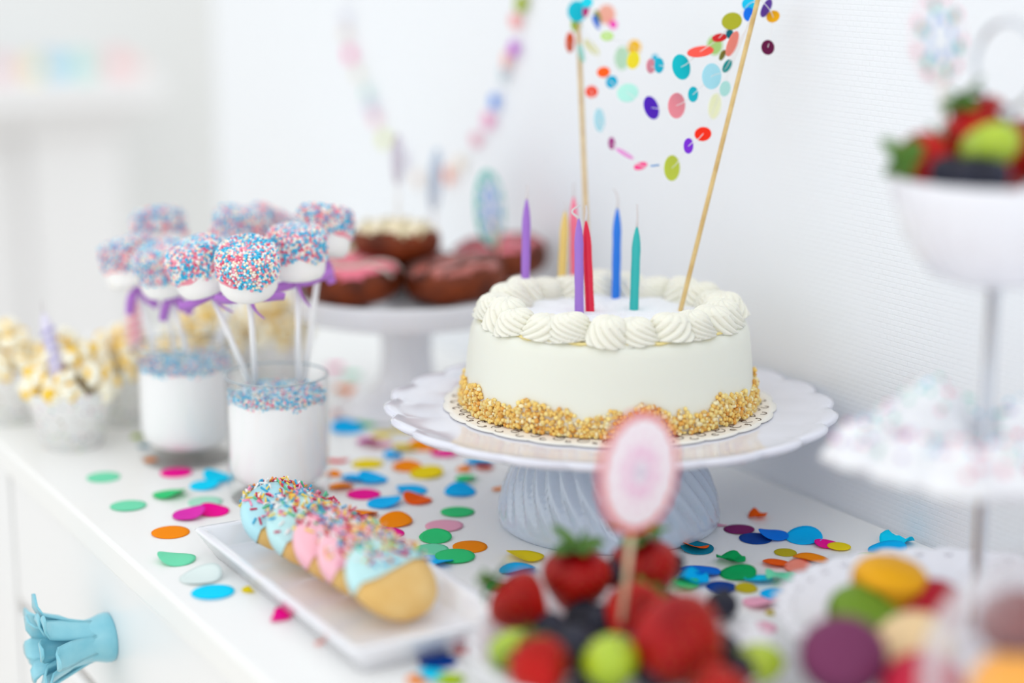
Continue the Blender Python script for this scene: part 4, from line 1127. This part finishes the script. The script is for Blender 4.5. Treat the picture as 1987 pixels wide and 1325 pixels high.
# ================================================================== GLASS JAR AT THE RIGHT EDGE
JC = dep(2052, 1332, 0.825); JR = JC.z - 0.001
jar = thing('glass_jar', 'round clear glass jar of sweets cut off by the lower right corner', 'jar', (JC.x, JC.y, 0))
jp = []
for k in range(2, 31):
    a = -PI / 2 + PI * 0.80 * k / 30
    jp.append((JR * math.cos(a), JC.z + JR * math.sin(a)))
jp = [(0, JC.z - JR * 0.99)] + jp
inner = [(max(0.0, r - 0.0035), z + (0.003 if i < 8 else 0.0)) for i, (r, z) in enumerate(jp)][::-1]
rimr = jp[-1][0]
part('jar_wall', lathe(jp + [(rimr - 0.0005, jp[-1][1] + 0.003), (rimr - 0.003, jp[-1][1] + 0.003)] + inner, 72), milky_glass('thick jar glass'), jar)
jg = 'sweets in the glass jar'
def jm(dx, dy, dz, nrm, col, label, s=1.0): macaron(0, 0, 0, nrm, col, label, jg, s, JC + RIGHT * dx - HEAD * dy + Vector((0, 0, dz)))
jm(-0.024, 0.018, 0.004, (-0.3, 0.6, 0.7), (250, 168, 20), 'orange macaron inside the glass jar', 1.0)
jm(-0.020, 0.000, 0.031, (-0.2, 0.9, 0.3), (122, 52, 48), 'brown macaron at the top inside the glass jar', 0.9)
jm(-0.026, 0.022, -0.022, (-0.3, 0.4, 0.8), (150, 222, 176), 'mint green macaron low inside the glass jar', 0.9)
jm(0.016, 0.010, 0.008, (0.3, 0.8, 0.4), (150, 20, 44), 'dark red macaron inside the glass jar at the frame edge', 1.0)
jm(0.008, -0.010, -0.026, (0.0, 1.0, 0.1), (240, 176, 60), 'amber macaron at the bottom inside the glass jar', 0.95)

# ================================================================== CONFETTI
C = dict(cyan=(0, 218, 255), blue=(0, 190, 255), royal=(0, 126, 240), orange=(255, 146, 0), vermilion=(255, 100, 4), hotpink=(250, 0, 156), magenta=(226, 50, 180), green=(54, 212, 128), emerald=(10, 174, 96),
         mint=(122, 228, 184), palemint=(176, 232, 208), yellow=(246, 220, 20), red=(232, 30, 40), purple=(136, 36, 106), palepink=(246, 176, 200), lime=(172, 200, 20), olive=(196, 180, 30), salmon=(250, 150, 130), teal=(0, 130, 160), white=(226, 238, 236), navy=(10, 70, 160))
NAMES = dict(cyan='bright cyan', blue='sky blue', royal='royal blue', orange='orange', vermilion='vermilion', hotpink='hot pink', magenta='magenta', green='green', emerald='emerald green', mint='mint green', palemint='pale mint',
             yellow='yellow', red='red', purple='plum purple', palepink='pale pink', lime='lime', olive='olive yellow', salmon='salmon', teal='teal', white='whitish', navy='navy')
# px, py, width px, colour, form, where
CF = [
 (201, 927, 64, 'mint', 'flat', 'alone near the front edge, below the popcorn cup'), (342, 918, 62, 'hotpink', 'flat', 'just in front of the rear tumbler'), (331, 961, 68, 'green', 'bend', 'in the open space left of the tumblers'),
 (249, 982, 70, 'mint', 'flat', 'near the front edge, left of the magenta pair'), (398, 944, 60, 'cyan', 'bend', 'left of the front tumbler, lower of two'), (424, 930, 60, 'cyan', 'bend', 'touching the left side of the front tumbler'),
 (398, 975, 66, 'palemint', 'flat', 'below the cyan pieces left of the front tumbler'), (414, 994, 62, 'hotpink', 'bend', 'under the magenta one behind the tray corner'), (368, 1002, 66, 'magenta', 'bend', 'lying across a hot pink one behind the tray corner'),
 (331, 1034, 74, 'orange', 'flat', 'left of the far tray corner'), (342, 1087, 76, 'mint', 'bend', 'beside the left side of the tray'), (390, 1122, 84, 'white', 'bend', 'barely visible beside the tray'),
 (413, 1150, 84, 'cyan', 'flat', 'flat and large near the front edge beside the tray'), (487, 1145, 36, 'yellow', 'cut', 'tucked against the long side of the tray'), (534, 1195, 70, 'hotpink', 'cut', 'cut off straight on one side, nearest the front edge'), (622, 1249, 22, 'salmon', 'cut', 'tiny, at the front corner of the tray'),
 (713, 901, 62, 'yellow', 'flat', 'right of the front tumbler above the blue pair'), (690, 930, 60, 'blue', 'bend', 'right of the front tumbler, left of a blue pair'), (724, 933, 58, 'blue', 'bend', 'right of the front tumbler, right of a blue pair'),
 (662, 946, 50, 'orange', 'bend', 'partly behind the front tumbler'), (706, 960, 66, 'hotpink', 'flat', 'below the blue pair right of the front tumbler'), (799, 953, 62, 'blue', 'bend', 'upper of two overlapping, mid table'), (746, 978, 68, 'blue', 'bend', 'lower of two overlapping, mid table'),
 (810, 972, 58, 'vermilion', 'bend', 'tucked under the overlapping blue pair'), (703, 1001, 64, 'orange', 'bend', 'at the back corner of the tray'), (768, 1014, 66, 'orange', 'bend', 'second one along the back side of the tray'), (752, 1036, 66, 'hotpink', 'flat', 'at the back side of the tray'), (766, 1056, 44, 'orange', 'bend', 'half hidden by the back side of the tray'),
 (893, 956, 62, 'blue', 'bend', 'left of the cake stand foot'), (888, 994, 66, 'green', 'flat', 'left of the cake stand foot below a blue one'), (862, 1021, 74, 'palepink', 'flat', 'between the tray and the cake stand foot'), (845, 1045, 64, 'green', 'bend', 'upper one of the green group beside the tray'),
 (836, 1068, 70, 'mint', 'flat', 'in the middle of the green group beside the tray'), (842, 1092, 76, 'blue', 'bend', 'under the green group beside the tray'), (912, 1062, 68, 'orange', 'flat', 'right of the green group beside the tray'), (883, 1082, 78, 'green', 'flat', 'on top of the blue and orange ones beside the tray'),
 (1018, 1082, 76, 'yellow', 'bend', 'in front of the cake stand foot, upper of two'), (1004, 1107, 72, 'blue', 'bend', 'in front of the cake stand foot, lower of two'), (968, 1140, 50, 'emerald', 'bend', 'peeking out behind the leftmost strawberry'),
 (974, 951, 38, 'orange', 'cut', 'touching the left side of the cake stand foot'), (940, 908, 36, 'vermilion', 'bend', 'under the plate rim left of the cake stand foot'), (905, 930, 44, 'green', 'bend', 'standing up under the plate rim'), (930, 897, 54, 'blue', 'bend', 'just under the plate rim, folded over a green one'), (900, 912, 30, 'orange', 'bend', 'small, beside the standing green one under the rim'),
 (828, 921, 66, 'yellow', 'bend', 'long, in the middle of the table'), (790, 908, 58, 'orange', 'bend', 'beside the long yellow one mid table'), (762, 888, 44, 'blue', 'crumple', 'crumpled, behind the long yellow one'), (864, 880, 58, 'hotpink', 'bend', 'at the left rim of the cake plate'), (822, 868, 58, 'orange', 'bend', 'just left of the cake plate rim'), (786, 871, 52, 'yellow', 'bend', 'blurred, left of the cake plate rim'),
 (735, 864, 52, 'palepink', 'bend', 'beside the magenta one right of the front tumbler'), (714, 859, 44, 'magenta', 'bend', 'folded, right of the front tumbler'), (742, 844, 42, 'yellow', 'flat', 'behind the folded magenta one'), (674, 834, 66, 'blue', 'bend', 'curled, against the right side of the front tumbler'), (710, 824, 44, 'green', 'bend', 'joined to the curled blue one'),
 (664, 804, 42, 'red', 'bend', 'blurred, at the upper right of the front tumbler'), (702, 812, 44, 'olive', 'flat', 'blurred, behind the curled blue one'), (688, 795, 26, 'royal', 'flat', 'small and blurred beside the red one'), (748, 815, 54, 'salmon', 'flat', 'blurred, between the tumbler and the cake plate'),
 (670, 757, 46, 'orange', 'crumple', 'blurred, before the doughnut stand'), (693, 765, 46, 'salmon', 'flat', 'blurred, beside an orange one before the doughnut stand'), (683, 728, 36, 'mint', 'flat', 'blurred, left of the doughnut stand foot'), (650, 716, 36, 'hotpink', 'crumple', 'blurred, furthest back beside the popcorn'), (655, 893, 44, 'red', 'cut', 'touching the right side of the front tumbler'), (648, 922, 30, 'orange', 'bend', 'standing against the right side of the front tumbler'), (782, 834, 40, 'yellow', 'flat', 'blurred, half under the cake plate rim'),
 (230, 822, 38, 'red', 'crumple', 'standing beside the front popcorn cup'), (238, 800, 34, 'orange', 'crumple', 'behind the red one beside the popcorn cups'), (274, 848, 40, 'lime', 'bend', 'at the left side of the rear tumbler'), (280, 867, 26, 'teal', 'flat', 'under the lime one at the rear tumbler'), (292, 893, 28, 'orange', 'flat', 'small, at the left foot of the rear tumbler'),
 (1470, 1004, 44, 'vermilion', 'crumple', 'crumpled, furthest back right of the cake stand foot'), (1398, 1018, 28, 'palepink', 'cut', 'small, against the right side of the cake stand foot'), (1434, 1028, 60, 'purple', 'flat', 'right of the cake stand foot'), (1466, 1046, 64, 'navy', 'flat', 'under the plum and royal blue pieces'), (1500, 1042, 60, 'royal', 'bend', 'overlapping the plum one'), (1560, 1046, 72, 'blue', 'bend', 'long and thin, right of the royal blue one'),
 (1604, 1058, 50, 'hotpink', 'bend', 'right of the long thin blue one'), (1628, 1063, 46, 'yellow', 'flat', 'peeking from behind the hot pink one near the wall'), (1524, 1073, 44, 'olive', 'flat', 'behind the orange cluster near the macarons'), (1574, 1088, 72, 'orange', 'bend', 'large and upright in the orange cluster'), (1506, 1095, 54, 'vermilion', 'bend', 'at the left of the orange cluster'), (1550, 1104, 58, 'salmon', 'bend', 'inside the orange cluster'), (1580, 1124, 48, 'vermilion', 'bend', 'at the edge of the macaron plate'),
 (1418, 1090, 68, 'emerald', 'crumple', 'crumpled, behind the fruit dish'), (1432, 1116, 72, 'emerald', 'bend', 'smooth, in front of the crumpled one of its colour'), (1358, 1112, 80, 'royal', 'bend', 'behind the fruit dish'), (1344, 1131, 76, 'blue', 'crumple', 'just behind the largest strawberry'), (1322, 1136, 70, 'green', 'bend', 'between the strawberries and the blue pieces'), (1400, 1140, 60, 'navy', 'flat', 'behind the rightmost blueberry'), (1448, 1144, 44, 'olive', 'bend', 'folded, beside the rightmost blueberry'),
 (1472, 1128, 56, 'cyan', 'bend', 'under the mint ones left of the macaron plate'), (1516, 1128, 74, 'mint', 'crumple', 'curled, left of the macaron plate'), (1510, 1154, 70, 'blue', 'flat', 'touching the edge of the macaron plate'), (1478, 1172, 74, 'palepink', 'bend', 'right of the rightmost blueberry'), (1472, 1220, 70, 'palepink', 'flat', 'nearest one left of the macaron plate'), (1500, 1190, 30, 'olive', 'cut', 'small, between the two pale pink ones'), (1436, 1262, 50, 'mint', 'flat', 'behind the olive grape'),
 (1740, 1056, 80, 'cyan', 'crumple', 'crumpled, by the wall behind the macarons'), (1722, 1073, 76, 'blue', 'bend', 'under the crumpled cyan one by the wall'), (1682, 1085, 62, 'green', 'bend', 'behind the yellow macaron'), (1638, 1106, 62, 'cyan', 'bend', 'behind the macaron plate at its left'), (1772, 1094, 74, 'vermilion', 'bend', 'thin, behind the macarons near the wall'),
 (1352, 1066, 66, 'teal', 'bend', 'leaning at the right front of the cake stand foot'), (1348, 1062, 56, 'vermilion', 'bend', 'under the teal one at the cake stand foot'),
 (842, 1312, 62, 'cyan', 'bend', 'at the bottom edge before the tray'), (812, 1322, 48, 'orange', 'flat', 'at the bottom edge, left of a cyan one'), (872, 1322, 62, 'lime', 'flat', 'at the bottom edge, right of a cyan one'), (900, 1256, 70, 'red', 'flat', 'beside the near end of the tray'), (850, 1284, 76, 'navy', 'flat', 'in the shade of the near end of the tray'),
]
def confetti_mesh(r, form, seed):
    rnd = random.Random(seed); n, rings = 26, 5
    V = [(0, 0, 0)]; F = []
    for j in range(1, rings + 1):
        for k in range(n):
            th = 2 * PI * k / n; V.append((r * j / rings * math.cos(th), r * j / rings * math.sin(th), 0))
    for k in range(n): F.append((0, 1 + k, 1 + (k + 1) % n))
    for j in range(rings - 1):
        for k in range(n):
            a = 1 + j * n + k; b = 1 + j * n + (k + 1) % n
            F.append((a, a + n, b + n, b))
    ca = rnd.uniform(0, PI); c, s = math.cos(ca), math.sin(ca)
    amp = rnd.uniform(0.12, 0.25); out = []
    for x, y, z in V:
        u = x * c + y * s; v = -x * s + y * c
        if form == 'flat': z = 0.05 * amp * u * u / r + 0.02 * r * math.sin(v / r * 2)
        elif form == 'bend':
            z = amp * 1.2 * (max(0.0, u + 0.25 * r) ** 2) / r + 0.05 * r * math.sin(2.4 * v / r + seed)
            u = u - 0.35 * amp * (max(0.0, u)) ** 2 / r
        elif form == 'cut':
            if u > 0.12 * r: u = 0.12 * r + 0.02 * (u - 0.12 * r)
            z = 0.10 * (v * v) / r
        else:
            z = 0.42 * r * (hnoise((x, y, 0), 1.3 / r, seed) + 0.5) * (0.35 + abs(u) / r)
            u *= 0.82; v *= 0.85
        out.append((u * c - v * s, u * s + v * c, z))
    zmin = min(p[2] for p in out)
    out = [(p[0], p[1], p[2] - zmin + 0.0003) for p in out]
    return out, F
placed = []
for i, (px, py, wpx, cn, form, where) in enumerate(CF):
    p = onz(px, py, 0.0)
    r = 0.5 * wpx * depth_of(p) / FPX
    lv = 0.0
    for q, rq, zq in placed:
        if (q - p).length < (r + rq) * 0.85: lv = max(lv, zq + 0.0007)
    lv = min(lv, 0.004)
    placed.append((p.copy(), r, lv))
    p.z = lv
    word = {'flat': 'disc', 'bend': 'disc', 'cut': 'scrap', 'crumple': 'piece'}[form]
    o = part('confetti', confetti_mesh(r, form, i * 1.37 + 0.5), tissue('tissue ' + cn, C[cn]), None, loc=p, solid=0.0002)
    o.rotation_euler = (0, 0, random.uniform(0, 6))
    tag(o, '%s tissue confetti %s %s' % (NAMES[cn], word, where.replace(',', '')), 'confetti', 'tissue confetti on the dresser')
